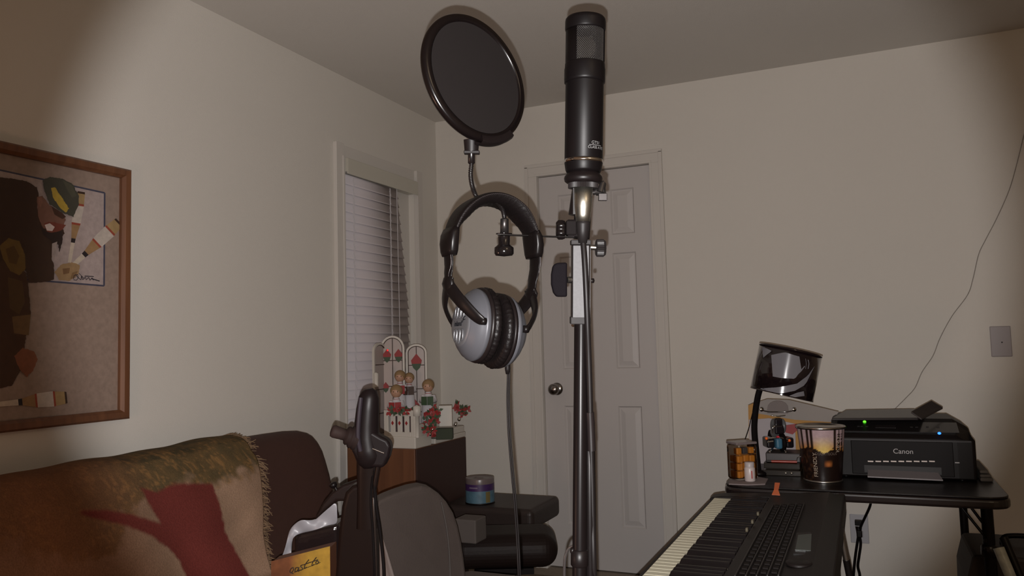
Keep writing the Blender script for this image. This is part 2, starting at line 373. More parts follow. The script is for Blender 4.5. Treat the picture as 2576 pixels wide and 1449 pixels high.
apoly([(196, 440), (226, 464), (256, 470), (300, 458), (304, 500), (286, 560), (276, 500), (262, 540), (240, 500), (210, 480)], (44, 30, 26))
apoly([(248, 340), (300, 372), (318, 392), (300, 402), (262, 380)], (70, 42, 30))
apoly([(205, 215), (240, 200), (300, 208), (350, 235), (378, 290), (380, 330), (352, 392), (300, 372), (240, 332), (215, 270)], (68, 66, 56)); apoly([(300, 215), (345, 240), (370, 290), (345, 300), (318, 250)], (80, 78, 64))
apoly([(246, 252), (264, 248), (300, 305), (332, 352), (318, 372), (288, 350), (256, 300)], (176, 148, 58))
apoly([(262, 655), (296, 620), (345, 610), (384, 622), (376, 670), (330, 700), (282, 694)], (150, 122, 88)); apoly([(300, 640), (336, 636), (332, 662), (304, 668)], (116, 86, 58)); apoly([(346, 660), (374, 650), (362, 682), (338, 690)], (124, 96, 66))
apoly([(250, 520), (275, 510), (262, 600), (248, 580)], (160, 146, 140))
ink = (40, 34, 44)
aline([(352, 690), (356, 672), (372, 668), (376, 684), (366, 696), (352, 694)], 3, ink)
aline([(362, 668), (372, 682), (388, 694), (390, 674), (396, 694), (408, 680), (412, 694), (424, 682), (430, 696), (440, 684), (446, 696)], 3.2, ink)
aline([(404, 676), (448, 678)], 4, ink); aline([(436, 688), (476, 700)], 5, ink); aline([(376, 662), (404, 690)], 2.6, ink)
art.build('print', AM, pf, merge='keep')
g = MB(); g.bb((.0165, fy0+.012, fz0+.012), (.0180, fy1-.012, fz1-.012)); g.build('glass_pane', M_pglass, pf)

# ================================================================== SOFA + BLANKET
M_sofa = mat('sofa_fabric', (62, 36, 28), .8, var=.12, scale=60, bump=.4, bscale=300)
so = thing('sofa', (.45, -2.6, 0), 'dark brown upholstered sofa against the left wall with blanket over its back', 'sofa')
ST = .852
def back_x(z): return .315+(ST-z)*.16
b = MB()
for (y0, y1, hz) in ((-3.55, -2.44, 0), (-2.42, -1.43, .012)):
    prof = [(.06, .30), (.06, .70), (.10, .80), (.155, .845), (.21, ST), (.265, .838), (.305, .79), (.335, .70), (.375, .58), (.42, .43), (.42, .30)]
    ys = [y0, y0+.02, y0+.07, (y0+y1)/2-.2, (y0+y1)/2+.2, y1-.07, y1-.02, y1]; ins = [.045, .018, 0, 0, 0, 0, .018, .045]
    rows = []
    for y_, i_ in zip(ys, ins):
        rows.append([Vector((.24+(x_-.24)*(1-i_*3), y_, .55+(z_-.55)*(1-i_*2.2)+(hz if z_ > .6 else 0))) for x_, z_ in prof])
    b.grid(rows); b.poly(rows[0]); b.poly(rows[-1])
b.build('back_cushion', M_sofa, so, merge=True, sub=1)
b = MB(); b.bb((.05, -3.6, .05), (.78, -1.31, .30)); b.build('base', M_sofa, so, bevel=.03, seg=3)
b = MB(); b.bb((.40, -3.48, .28), (.81, -2.43, .45)); b.bb((.40, -2.42, .28), (.81, -1.44, .45)); b.build('seat_cushion', M_sofa, so, bevel=.045, seg=4)
b = MB()
b.bb((.06, -1.43, .05), (.72, -1.30, .50)); b.build('arm', M_sofa, so, bevel=.05, seg=4)
b = MB(); b.bb((.06, -3.66, .05), (.78, -3.5, .56)); b.build('arm', M_sofa, so, bevel=.05, seg=4)
b = MB()
for y_ in (-3.5, -1.55):
    for x_ in (.12, .70): b.lathe((x_, y_, 0), Z, [(0, .018), (.05, .025)], 12)
b.build('foot', M_black, so)
# throw blanket : path over the sofa back
bl_path = [(.045, .60), (.045, .70), (.080, .80), (.14, .845), (.205, .853), (.268, .840), (.312, .79), (.345, .71), (.385, .60), (.418, .50), (.45, .462), (.60, .458), (.72, .458), (.79, .452), (.822, .43), (.826, .30)]
bp = smooth_path([Vector((x_, 0, z_)) for x_, z_ in bl_path], 10)
def bcol(y_, x_, z_, s_):
    # pattern and painted haze in the cloth's own coordinates (y along sofa, s_ distance down the cloth)
    nz = noise.noise(Vector((y_*9, s_*9, .3))); nf = noise.noise(Vector((y_*38, s_*38, 1.3))); ns = noise.noise(Vector((y_*110, s_*110, 5.3)))+.35*noise.noise(Vector((y_*11, s_*11, 9)))
    tan = Vector(lin((152, 125, 104))); red = Vector(lin((112, 50, 44))); leaf = Vector(lin((74, 66, 48))); leaf2 = Vector(lin((98, 80, 54))); spk = Vector(lin((150, 112, 70))); brown = Vector(lin((126, 84, 62)))
    c = tan*(1+.22*nz+.10*noise.noise(Vector((y_*14+s_*20, s_*5-y_*3, 2))))
    fl_ = .36+.10*nz+.05*nf+.06*math.sin(y_*7)
    if s_ < fl_:
        k_ = min(1, max(0, (fl_-s_)/.05)); q = leaf.lerp(leaf2, max(0, min(1, .5+nf*1.4)))
        if ns > .16 and s_ > .10: q = q.lerp(spk, min(.85, (ns-.16)*3)*min(1, (s_-.10)/.12))
        if s_ > .2: q = q.lerp(leaf2*1.25, .35)
        c = c.lerp(q, k_)
    far = max(0, min(1, (-2.20-y_)/.28)); c = c.lerp(brown*(1+.15*nz), far*.7)  # red-brown towards the left end: warm haze put into the cloth colour
    return c
trunk_px = [(1065, 510), (1180, 545), (1290, 490), (1330, 480), (1560, 480), (1570, 640), (1555, 830), (1600, 960), (1650, 1142), (1700, 1300), (1260, 1300), (1240, 1142), (1215, 1020), (1160, 940), (1050, 850), (900, 780), (700, 730), (610, 700), (640, 675), (800, 670), (950, 700), (1150, 765), (1100, 640)]
tp = []
for x_, y_ in trunk_px:
    q = PL(x_/2.862, 1050+y_/2.862, 0, .36); tp.append((q.y, q.z))
def inside(y_, z_, poly):
    r_ = False; j_ = len(poly)-1
    for i_ in range(len(poly)):
        a_, b_ = poly[i_], poly[j_]
        if (a_[1] > z_) != (b_[1] > z_) and y_ < (b_[0]-a_[0])*(z_-a_[1])/(b_[1]-a_[1])+a_[0]: r_ = not r_
        j_ = i_
    return r_
cum = [0]
for a_, b_ in zip(bp, bp[1:]): cum.append(cum[-1]+(b_-a_).length)
def dens(path, step):
    out = []; tot = cum[-1]; n_ = int(tot/step)
    for k_ in range(n_+1):
        s_ = tot*k_/n_; i_ = 0
        while i_ < len(cum)-2 and cum[i_+1] < s_: i_ += 1
        t_ = (s_-cum[i_])/(cum[i_+1]-cum[i_]); out.append((path[i_].lerp(path[i_+1], t_), s_))
    return out
dp = dens(bp, .006); NY = 260
rows = []; cols = []
BY0, BY1 = -3.3, -1.775
def bpos(k_, j_):
    p_, s_ = dp[k_]; t_ = j_/NY
    a_ = dp[max(k_-1, 0)][0]; b_ = dp[min(k_+1, len(dp)-1)][0]; tg = (b_-a_).normalized(); nr = Vector((tg.z, 0, -tg.x))*-1
    if nr.x < 0 and p_.z < .80 and p_.x > .3: nr = -nr
    edge = BY1-.115*max(0, min(1, (s_-.30)/.40))+.010*math.sin(s_*14)
    y_ = BY0+(edge-BY0)*t_
    fold = (.004*math.sin(y_*13+s_*2.2)+.003*math.sin(y_*31-s_*4))*(1 if s_ > .35 else .6)+.003*noise.noise(Vector((y_*6, s_*6, 0)))+.010*max(0, min(1, (y_+2.35)/.5))
    out = abs(nr.x) > .3
    n_ = Vector((1, 0, .2)) if (p_.x > .3) else (Vector((0, 0, 1)) if p_.x > .1 else Vector((-.3, 0, .3)))
    q = p_+n_.normalized()*(.009+fold*(1 if p_.x > .1 else .2)); q = Vector((max(q.x, .02), y_, q.z))
    return q, s_
for k_ in range(len(dp)):
    rr = []; cc = []
    for j_ in range(NY+1):
        q, s_ = bpos(k_, j_); rr.append(q)
        ff = max(0, s_-.22)
        c = bcol(q.y, q.x, q.z, ff)
        if q.x > .2:
            yy_ = q.y+.004*noise.noise(Vector((q.y*60, q.z*60, 0))); k2 = sum(inside(yy_+a_*.003, q.z+b_*.003, tp) for a_ in (-1, 0, 1) for b_ in (-1, 0, 1))/9
            k2 *= 1-.75*max(0, min(1, (.185-ff+.08*noise.noise(Vector((q.y*25, q.z*25, 8))))/.05))
            c = c.lerp(Vector(lin((106, 50, 45)))*(1+.12*noise.noise(Vector((q.y*10, q.z*10, 4)))), k2)
        cc.append(c)
    rows.append(rr); cols += cc
b = MB(); b.grid(rows)
blk = b.build('throw_blanket', vcol('woven_throw', .95, .14, 240, .5, spec=.1), merge='keep', org=(.2, -2.4, .85), solid=.004)
ca = blk.data.color_attributes.new('Col', 'FLOAT_COLOR', 'POINT')
for i_, c in enumerate(cols): ca.data[i_].color = (c[0], c[1], c[2], 1)
tag(blk, 'woven tapestry throw with maroon tree draped over the sofa back', 'blanket')
b = MB()
for i_ in range(0, len(dp)):
    q, s_ = bpos(i_, NY)
    if s_ < .02: continue
    for r_ in range(2):
        L_ = random.uniform(.015, .035); z0 = random.uniform(-.003, .003)
        d_ = Vector((random.uniform(-.2, .5), 1, random.uniform(-1.0, .25))).normalized()
        if q.x < .3 and q.z > .8: d_ = Vector((random.uniform(-.4, .4), 1, random.uniform(-.3, .3))).normalized()
        b.tube([q+Z*z0, q+d_*L_*.5+Z*z0+X*random.uniform(-.004, .006), q+d_*L_+Vector((random.uniform(-.004, .008), random.uniform(-.006, .006), random.uniform(-.012, .002)))], [.0022, .0018, .0012], 5)
fr = b.build('fringe', mat('fringe_wool', (128, 104, 80), .9, var=.3, scale=80), blk); fr['kind'] = 'stuff'

# ================================================================== CABINET + DIORAMA
cx0, cx1, cy0, cy1, cz = .165, .50, -1.105, -.668, .746
cab = thing('cabinet', ((cx0+cx1)/2, (cy0+cy1)/2, 0), 'orange-brown wooden cabinet with dark front beside the window', 'cabinet')
b = MB(); b.bb((cx0, cy0, 0), (cx1-.006, cy1, cz)); b.build('body', wood('cabinet_wood', (94, 60, 40), (110, 72, 48), 'Z', .5), cab, bevel=.003)
b = MB(); b.bb((cx1-.006, cy0+.004, .02), (cx1, cy1-.004, cz-.003)); b.build('front_panel', mat('dark_brown_panel', (52, 31, 26), .6), cab, bevel=.001)
dio = thing('carolers_display', (.35, -.88, cz), 'white Christmas carolers ornament with arched stained windows on the wooden cabinet', 'ornament')
M_ivory = mat('ivory_resin', (.52, .49, .44), .45); M_dred = mat('deep_red', (.26, .018, .018), .6); M_dgr = mat('holly_green', (.03, .06, .025), .6)
M_lead = mat('lead_brown', (.05, .028, .02), .5); M_hair = mat('blond_hair', (.24, .15, .07), .7, bump=.6, bscale=120); M_skin = mat('doll_skin', (.42, .24, .16), .5); M_wcl = mat('white_cloth', (.5, .48, .5), .8)
M_pane = mat('frosted_pane', (.36, .31, .29), .3)
b = MB(); b.bb((.345, cy0+.0, cz), (cx1-.002, cy0+.13, cz+.048)); b.bb((.22, cy0+.16, cz), (cx1-.002, cy1+.0, cz+.022)); b.bb((.40, cy0+.28, cz+.022), (cx1-.006, cy1-.005, cz+.05))
b.build('base', M_ivory, dio, bevel=.004)
# fence at front face
b = MB(); yf = cy0+.006
zf0, zf1 = cz+.044, cz+.150
b.bb((.345, yf, zf0), (.366, yf+.014, zf1+.004)); b.bb((.473, yf, zf0), (.494, yf+.014, zf1+.004)); b.bb((.366, yf, zf0), (.473, yf+.012, zf0+.022)); b.bb((.366, yf, zf1-.020), (.473, yf+.012, zf1))
for i in range(4):
    if i < 3: b.bb((.376+i*.033, yf+.001, zf0+.02), (.376+i*.033+.022, yf+.010, zf1-.018))
b.bb((.480, yf+.014, zf0), (.494, yf+.1, zf0+.05))
b.build('fence', M_ivory, dio, bevel=.002)
b = MB()
for i in range(3):
    c_ = Vector((.387+i*.033, yf-.001, zf0+.058)); b.prism([c_+Z*.009, c_+X*.006, c_-Z*.009, c_-X*.006], Y*.003)
b.build('diamond_inset', M_dred, dio)
b = MB(); b.bb((.366, yf+.018, zf0), (.473, yf+.02, zf1-.01)); b.build('fence_backing', mat('fence_dark', (.06, .03, .03), .8), dio)
def arch(u0, u1, vtop, vspr, vbot, D, axr, name='arched_window', nm=2, flowers=()):
    """arched stained-glass window standing on the base, width dir axr"""
    A_ = P(u0, vbot, D); wdt = (P(u1, vbot, D)-A_).dot(VR)/max(.2, axr.dot(VR)); A_.z = cz+.03
    hs = P(u0, vspr, D).z-A_.z; ht = P(u0, vtop, D).z-A_.z-hs; th = axr.cross(Z)*-.010
    def pt(x_, z_): return A_+axr*x_+Z*z_
    def outline(ins):
        L = [pt(ins, ins), pt(wdt-ins, ins), pt(wdt-ins, hs)]
        for k_ in range(1, 12): q = math.pi*k_/12; L.append(pt(wdt/2+(wdt/2-ins)*math.cos(q), hs+(ht-ins)*math.sin(q)))
        L.append(pt(ins, hs)); return L
    o_, i_ = outline(0), outline(.009); f_ = MB(); n_ = len(o_)
    vs = o_+i_+[p_+th for p_ in o_]+[p_+th for p_ in i_]
    f_.add(vs, [q for k_ in range(n_) for k2 in [(k_+1) % n_] for q in ((k_, k2, n_+k2, n_+k_), (2*n_+k_, 3*n_+k_, 3*n_+k2, 2*n_+k2), (k_, 2*n_+k_, 2*n_+k2, k2), (n_+k_, n_+k2, 3*n_+k2, 3*n_+k_))])
    wd = f_.build(name, M_ivory, dio)
    g_ = MB(); g_.prism([p_+th*.45 for p_ in i_], th*.15); g_.build('pane', M_pane, wd)
    l_ = MB(); cc = [p_+th*.3 for p_ in i_]; l_.tube(cc+[cc[0]], .0032, 6)
    for k_ in range(1, nm): l_.tube([pt(wdt*k_/nm, .009)+th*.3, pt(wdt*k_/nm, hs+ht-.009)+th*.3], .0018, 6)
    for q in (.25, .52, .80): l_.tube([pt(.009, (hs+ht*.5)*q)+th*.3, pt(wdt-.009, (hs+ht*.5)*q)+th*.3], .0018, 6)
    l_.build('leading', M_lead, wd)
    r_ = MB(); gr = MB()
    for (fx, fz, s_) in flowers:
        c_ = pt(wdt*fx, (hs+ht)*fz)-th*.02; r_.prism([c_+Z*s_*1.2, c_+axr*s_*.8+Z*s_*.2, c_+axr*s_*.7-Z*s_*.3, c_-axr*s_*.7-Z*s_*.3, c_-axr*s_*.8+Z*s_*.2], th*.4)
        gr.prism([c_+axr*s_*.7-Z*s_*.3, c_+axr*s_*.5-Z*s_*.9, c_-Z*s_*1.4, c_-axr*s_*.5-Z*s_*.9, c_-axr*s_*.7-Z*s_*.3], th*.4)
    if flowers: r_.build('red_glass', M_dred, wd); gr.build('green_glass', M_dgr, wd)
    return wd
a1 = (VR*1).normalized()
arch(960, 1021, 845, 878, 1100, 3.46, a1, nm=2, flowers=((.27, .80, .023), (.75, .80, .023), (.2, .48, .018)))
arch(1024, 1077, 866, 888, 1075, 3.49, a1, nm=2, flowers=((.5, .80, .030), (.35, .30, .030)))
arch(944, 966, 862, 885, 1100, 3.38, (VR*.35+VF*.94).normalized(), nm=1)
def figure(u, v, D, sc=1, leanv=0, hold=None):
    """choir child: head centre at pixel, robe to the base"""
    h_ = P(u, v, D); b_ = MB(); zb = cz+.03; r_ = .0235*sc
    pr = [(0, .030*sc), ((h_.z-zb)*.35, .030*sc), ((h_.z-zb)*.7, .024*sc), (h_.z-zb-r_*1.1, .012*sc), (h_.z-zb-r_*.6, .007*sc)]
    b_.lathe((h_.x, h_.y, zb), Z, pr, 18)
    for s_ in (-1, 1):
        sh = Vector((h_.x, h_.y, h_.z-r_*1.6))+VR*s_*.019*sc; hd = sh-VF*.03*sc-Z*.018*sc-VR*s_*.010*sc
        b_.tube([sh, sh-Z*.018*sc-VF*.008*sc+VR*s_*.006, hd], [.010*sc, .012*sc, .012*sc], 8)
    fg = b_.build('choir_figure', M_wcl, dio)
    b_ = MB(); b_.ell(h_, (r_*.9, r_*.95, r_), m=0, seg=14, rg=10); b_.ell(h_-VF*r_*.95-Z*.003, (.003, .003, .003), seg=6, rg=4)
    for s_ in (-1, 1):
        hd = Vector((h_.x, h_.y, h_.z-r_*1.6))+VR*s_*.009*sc-VF*.036*sc-Z*.02*sc; h2_ = MB(); h2_.ell(hd, (.006, .006, .006), seg=8, rg=6); h2_.build('hand', M_skin, fg)
    b_.build('head', M_skin, fg)
    b_ = MB(); b_.ell(h_+VF*.004+Z*.005, (r_*1.05, r_*1.05, r_*1.02), seg=14, rg=10); b_.build('hair', M_hair, fg)
    b_ = MB()
    for s_ in (-1, 1): b_.ell(h_-VF*r_*.93+VR*s_*r_*.35+Z*.002, (.002, .002, .0025), seg=6, rg=4)
    b_.build('eye', M_lead, fg)
    b_ = MB(); b_.lathe(Vector((h_.x, h_.y, h_.z-r_*1.15)), Z, [(-.004, .012*sc), (0, .013*sc), (.004, .010*sc)], 14); b_.lathe((h_.x, h_.y, zb), Z, [(.0, .034*sc), (.03, .032*sc), (.032, .0)], 16)
    b_.build('red_collar', M_dred, fg)
    b_ = MB(); c_ = Vector((h_.x, h_.y, h_.z-r_*1.6))-VF*.044*sc-Z*.016*sc
    for s_ in (-1, 1): b_.box(c_+VR*s_*.013, (.026, .002, .036), ((VR+VF*s_*.4).normalized(), (VF-VR*s_*.4).normalized(), Z))
    b_.build('song_book', hold or M_dred, fg)
figure(1006, 948, 3.40); figure(1029, 953, 3.42, .92, hold=M_lead); figure(997, 986, 3.29, 1.08); figure(1077, 972, 3.36, 1.08, hold=M_dgr)
b = MB(); gr = MB()
def garland(cx, n_, rad, MBr, MBg, zr=.02):
    for i_ in range(n_):
        o_ = Vector((random.gauss(0, rad[0]), random.gauss(0, rad[1]), random.gauss(0, rad[2]))); c_ = cx+VR*o_.x+VF*o_.y+Z*o_.z
        c_.z = max(c_.z, cz+.036)
        for k_ in range(5):
            q = random.uniform(0, 6.28); d_ = (VR*math.cos(q)+Z*math.sin(q)-VF*random.uniform(0, .6)).normalized(); t_ = d_.cross(VF).normalized()
            (MBr if random.random() < .5 else MBg).prism([c_, c_+d_*.010+t_*.006, c_+d_*.021, c_+d_*.010-t_*.006], VF*-.0015)
garland(P(1012, 1035, 3.22), 26, (.026, .008, .005), b, gr); garland(P(1086, 1052, 3.27), 20, (.014, .012, .018), b, gr); garland(P(1162, 1030, 3.55), 16, (.012, .010, .012), b, gr); garland(P(1074, 1082, 3.24), 12, (.012, .01, .010), b, gr)
b.build('poinsettia_petals', M_dred, dio)['kind'] = 'stuff'; gr.build('holly_leaves', M_dgr, dio)['kind'] = 'stuff'
b = MB(); c_ = P(1050, 1100, 3.19); c_.z = cz+.044; b.lathe(c_, Z, [(0, .009), (.085, .009), (.087, .016), (.125, .016), (.128, .008), (.132, 0)], 16); b.build('lantern_post', M_ivory, dio)
c_ = P(1121, 1046, 3.36); b = MB(); b.box(c_, (.056, .02, .088), (VR, VF, Z)); bk = b.build('music_board', M_ivory, dio, bevel=.002)
b = MB(); c_ = P(1119, 1095, 3.30); c_.z = cz+.045; b.box(c_, (.07, .05, .045), (VR, VF, Z)); b.build('green_step', mat('moss_green', (.035, .045, .028), .85), dio, bevel=.003)
b = MB()
for (u, v) in ((1088, 1080), (1082, 1092), (1146, 1068), (1155, 1055)): b.ell(P(u, v, 3.24 if u < 1100 else 3.42), (.008, .008, .008), seg=12, rg=8)
b.build('silver_bell', M_chrome, dio)
b = MB(); q = P(946, 955, 3.28); b.lathe(q, Z, [(-.03, .010), (.025, .010), (.03, .003)], 12); b.build('candle_post', M_ivory, dio)
b = MB(); b.ell(P(975, 881, 3.445), (.004, .002, .004), seg=8, rg=6); b.build('red_light', mat('red_led', (.8, .02, .02), .4, emit=(1, .02, .02), es=1.2), dio)

# ================================================================== DISC SPINDLE, STOOL, OFFICE CHAIR
q = P(1208, 1264, 3.3); zs = q.z
xr = PL(1369, 1268, 2, zs).x; yr = PL(1300, 1241, 2, zs).y; yf_ = q.y-.085
st = thing('padded_bench', (.70, (yr+yf_)/2, 0), 'black padded bench between the cabinet and the white door, carrying the disc spindle', 'bench')
b = MB(); b.bb((.515, yf_, zs-.085), (xr, yr, zs)); b.build('pad', mat('bench_vinyl', (.028, .020, .018), .45, bump=.2, bscale=90, spec=.3), st, bevel=.022, seg=5)
b = MB(); b.prism([Vector((x_, yf_+.06, z_)) for x_, z_ in ((.56, zs-.08), (xr-.03, zs-.08), (xr-.10, zs-.115), (.72, zs-.135), (.60, zs-.12))], Y*(yr-yf_-.12)); b.build('pad_support', M_black, st, bevel=.006)
b = MB(); b.tube([(.70, (yr+yf_)/2, zs-.12), (.72, (yr+yf_)/2, zs-.20), (.70, (yr+yf_)/2, .03)], [.04, .028, .03], 14); b.bb((.56, yf_+.06, 0), (.60, yr-.06, .03)); b.bb((xr-.14, yf_+.06, 0), (xr-.10, yr-.06, .03)); b.bb((.56, (yr+yf_)/2-.02, .0), (xr-.1, (yr+yf_)/2+.02, .035)); b.build('pedestal', M_black, st)
for (u_, v_, l_) in ((1320, 1303, .045), (1337, 1296, .03), (1304, 1304, .03)):
    kq = P(u_, v_, 3.33); b = MB(); b.lathe(kq, -Z, [(-.03, .011), (l_, .012), (l_+.008, .007), (l_+.008, 0)], 12); b.build('adjusting_knob', M_black, st)
cdv = thing('disc_spindle', (q.x, q.y, zs), 'round plastic spindle of blank discs with purple and blue label', 'disc spindle')
b = MB(); b.lathe(q, Z, [(0, 0), (0, .062), (.004, .062), (.006, .060)], 40); b.build('tray', M_black, cdv)
hh = .104
def lbl(a_, b_, r_, col, nm): 
    b = MB(); b.lathe(q, Z, [(a_, r_), (b_, r_)], 48); return b.build(nm, col, cdv)
lbl(.006, .055, .0605, mat('label_blue', (.07, .14, .19), .4, var=.5, scale=40), 'blue_label'); lbl(.055, .082, .0605, mat('label_purple', (.045, .018, .085), .4, var=.15, scale=40), 'purple_label')
b = MB(); b.lathe(q, Z, [(.082, .0600), (.101, .0600), (.104, .0590), (.1045, .056), (.102, .054), (.102, .018), (.104, .016), (.104, 0)], 48); b.build('clear_cover', mat('smoke_plastic', (.13, .105, .105), .3), cdv)
b = MB(); b.grid([[q+(VR*math.sin(a_)-VF*math.cos(a_))*.0609+Z*z_ for a_ in [-.75+k_*.08 for k_ in range(9)]] for z_ in (.066, .072)]); b.build('label_stripe', mat('stripe_lilac', (.14, .11, .17), .5), cdv)
b = MB()
rr_ = [[q+(VR*math.sin(a_)-VF*math.cos(a_))*.0609+Z*z_ for a_ in [.45+k_*.05 for k_ in range(8)]] for z_ in (.008, .030, .052)]
b.grid(rr_); b.build('yellow_panel', mat('label_yellow', (.14, .11, .04), .5), cdv)

oc = thing('office_chair', (*P(1290, 1400, 2.75).to_2d(), 0), 'low black office chair with thick rounded seat nearest the microphone stand pole', 'chair')
M_vin = mat('black_vinyl', (.012, .0075, .0066), .5, spec=.12, bump=.2, bscale=90); M_vin2 = mat('worn_vinyl', (.022, .015, .013), .45, bump=.2, bscale=90)
sL = P(1130, 1388, 2.66); sR = P(1404, 1388, 2.66); ax_ = (sR-sL); ax_.z = 0; ax_.normalize(); ay_ = Z.cross(ax_)
mid = (sL+sR)/2; mid.z = sR.z; half = (sR-sL).dot(ax_)/2
b = MB(); b.box(mid+ay_*.10, (half*2, .24, .112), (ax_, ay_, Z)); b.build('seat', M_vin, oc, bevel=.053, seg=7)
b = MB(); b.box(mid+ay_*.10-Z*.065, (half*1.1, .18, .02), (ax_, ay_, Z)); b.lathe(Vector((mid.x, mid.y, .1))+ay_*.10, Z, [(0, .03), (.10, .03), (.10, .02), (mid.z-.17, .02)], 16)
b.build('column', M_black, oc)
for k_ in range(5):
    b = MB(); an = k_*2*math.pi/5+.3; d_ = ax_*math.cos(an)+ay_*math.sin(an); c_ = Vector((mid.x, mid.y, .11))+ay_*.10
    b.tube([c_, c_+d_*.13-Z*.01, c_+d_*.24-Z*.05], [.02, .016, .012], 8); lg = b.build('leg', M_black, oc)
    b = MB(); w_ = c_+d_*.24; w_.z = .026; b.lathe(w_-d_.cross(Z)*.012, d_.cross(Z), [(0, 0), (0, .025), (.024, .025), (.024, 0)], 14); b.build('caster', M_black, lg)
b = MB(); c_ = mid+ay_*.10-ax_*(half+.02); b.box(c_+Z*.03, (.04, .20, .10), ((ax_*.98-Z*.15).normalized(), ay_, (Z*.98+ax_*.15).normalized())); b.build('backrest', M_vin, oc, bevel=.018, seg=4)
wb = P(1183, 1330, 2.60); wbz = mid.z+.056
b = MB(); b.bb((wb.x-.05, wb.y-.02, wbz), (wb.x+.030, wb.y+.06, P(1180, 1305, 2.6).z)); 
tag(b.build('small_box', mat('grey_carton', (.075, .062, .056), .8), org=(wb.x, wb.y, wbz), bevel=.004), 'small pale grey box on the seat of the black office chair', 'box')

# ================================================================== WHEELCHAIR
wc = thing('power_wheelchair', (1.22, -2.35, 0), 'power wheelchair with grey backrest and raised joystick arm beside the sofa', 'wheelchair')
M_greyv = mat('grey_vinyl', (.072, .056, .050), .6, var=.1, scale=15, bump=.25, bscale=250)
M_wblk = mat('wheelchair_black', (.0095, .0055, .0046), .3, spec=.16)
rows = []; 
def bkD(u): return 1.80+(u-945)/230*.28
tops = [(945, 1270), (952, 1262), (975, 1250), (1005, 1238), (1035, 1228), (1062, 1223), (1085, 1228), (1105, 1242), (1125, 1264), (1142, 1292), (1153, 1325), (1162, 1365), (1168, 1405), (1172, 1440)]
nrm = (VR*.35-VF*.94).normalized()
outl = [P(u, v, bkD(u)) for u, v in tops]+[P(1174, 1500, bkD(1174)), P(1165, 1545, bkD(1165)), P(950, 1560, bkD(950)), P(945, 1400, bkD(945))]
b = MB(); b.prism(outl, -nrm*.07); b.build('backrest', M_greyv, wc, bevel=.018, seg=4)
b = MB(); b.tube(smooth_path([P(1110, 1262, bkD(1110)-.004), P(1124, 1330, bkD(1124)-.006), P(1131, 1400, bkD(1131)-.006), P(1133, 1470, bkD(1133)-.004)]), .0022, 6); b.build('seam', mat('seam_grey', (.065, .055, .05), .6), wc)
b = MB(); b.prism([P(946, 1330, 1.78), P(960, 1340, 1.77), P(978, 1395, 1.77), P(1000, 1470, 1.77), P(1005, 1540, 1.77), P(946, 1540, 1.78)], -nrm*.02); b.build('side_bolster', mat('grey_vinyl_light', (.13, .105, .096), .6), wc, bevel=.006, seg=3)
bc = P(1060, 1449, 1.95)
b = MB(); b.box(Vector((bc.x+.22, bc.y+.02, .50)), (.44, .42, .10), (X, Y, Z)); b.build('seat', M_greyv, wc, bevel=.03, seg=4)
b = MB(); b.bb((bc.x-.10, bc.y-.17, .14), (bc.x+.38, bc.y+.20, .40)); b.bb((bc.x+.05, bc.y-.04, .40), (bc.x+.20, bc.y+.08, .46)); b.build('motor_base', M_wblk, wc, bevel=.03, seg=3)
b = MB(); b.tube([Vector((bc.x-.03, bc.y, .46)), Vector((bc.x-.06, bc.y, .62))], .02, 10); b.build('back_support', M_wblk, wc)
for (x_, y_, r_) in ((.05, -.23, .15), (.05, .26, .15), (.42, -.2, .08), (.42, .23, .08)):
    b = MB(); b.lathe((bc.x+x_, bc.y+y_-.025, r_), Y, [(0, 0), (0, r_*.5), (.0, r_*.85), (.008, r_), (.042, r_), (.05, r_*.85), (.05, r_*.5), (.05, 0)], 28); b.build('wheel', M_blackm, wc)
# raised armrest (flipped up pad)
D1 = 1.52
ol_ = [(838, 1500), (846, 1400), (852, 1330), (858, 1275), (868, 1238), (884, 1222), (905, 1216), (925, 1222), (938, 1236), (943, 1270), (946, 1350), (948, 1500), (948, 1640), (836, 1640)]
b = MB(); b.prism([P(u, v, D1) for u, v in ol_], VF*.045); b.build('armrest', M_wblk, wc, bevel=.010, seg=4)
b = MB(); b.tube([P(890, 1620, D1+.02), Vector((bc.x-.08, bc.y-.18, .40))], .015, 10); b.build('arm_hinge', M_wblk, wc)
b = MB()
b.tube(smooth_path([P(946, 1500, D1-.01), P(944, 1380, D1-.01), P(941, 1290, D1-.01), P(940, 1240, D1-.005)]), .0035, 8); b.build('trim_strip', mat('wc_strip', (.02, .014, .012), .25), wc)
b = MB(); b.prism([P(u, v, D1+.05) for u, v in ((788, 1312), (810, 1268), (833, 1240), (860, 1221), (895, 1209), (925, 1213), (940, 1228), (905, 1262), (862, 1262), (846, 1262), (820, 1284))], VF*.03); b.build('side_guard', mat('guard_brown', (.012, .007, .006), .5, spec=.1), wc, bevel=.008, seg=4)
b = MB(); b.tube([P(850, 1238, D1+.055), P(842, 1224, D1+.055)], .0035, 8); b.lathe(P(843, 1227, D1+.055), (P(835, 1214, D1+.055)-P(843, 1227, D1+.055)), [(0, .003), (.003, .007), (.009, .0085), (.012, .004), (.012, 0)], 12)
b.build('release_lever', M_black, wc)
# bracket up to joystick
b = MB(); b.tube([P(923, 1330, D1+.0), P(921, 1250, D1), P(923, 1190, D1), P(926, 1150, D1)], [(.020, .006), (.017, .006), (.020, .007), (.022, .008)], 12, flat=VR); b.tube([P(938, 1250, D1-.01), P(950, 1180, D1-.01), P(955, 1150, D1-.01)], .005, 8)
b.build('bracket', M_wblk, wc)
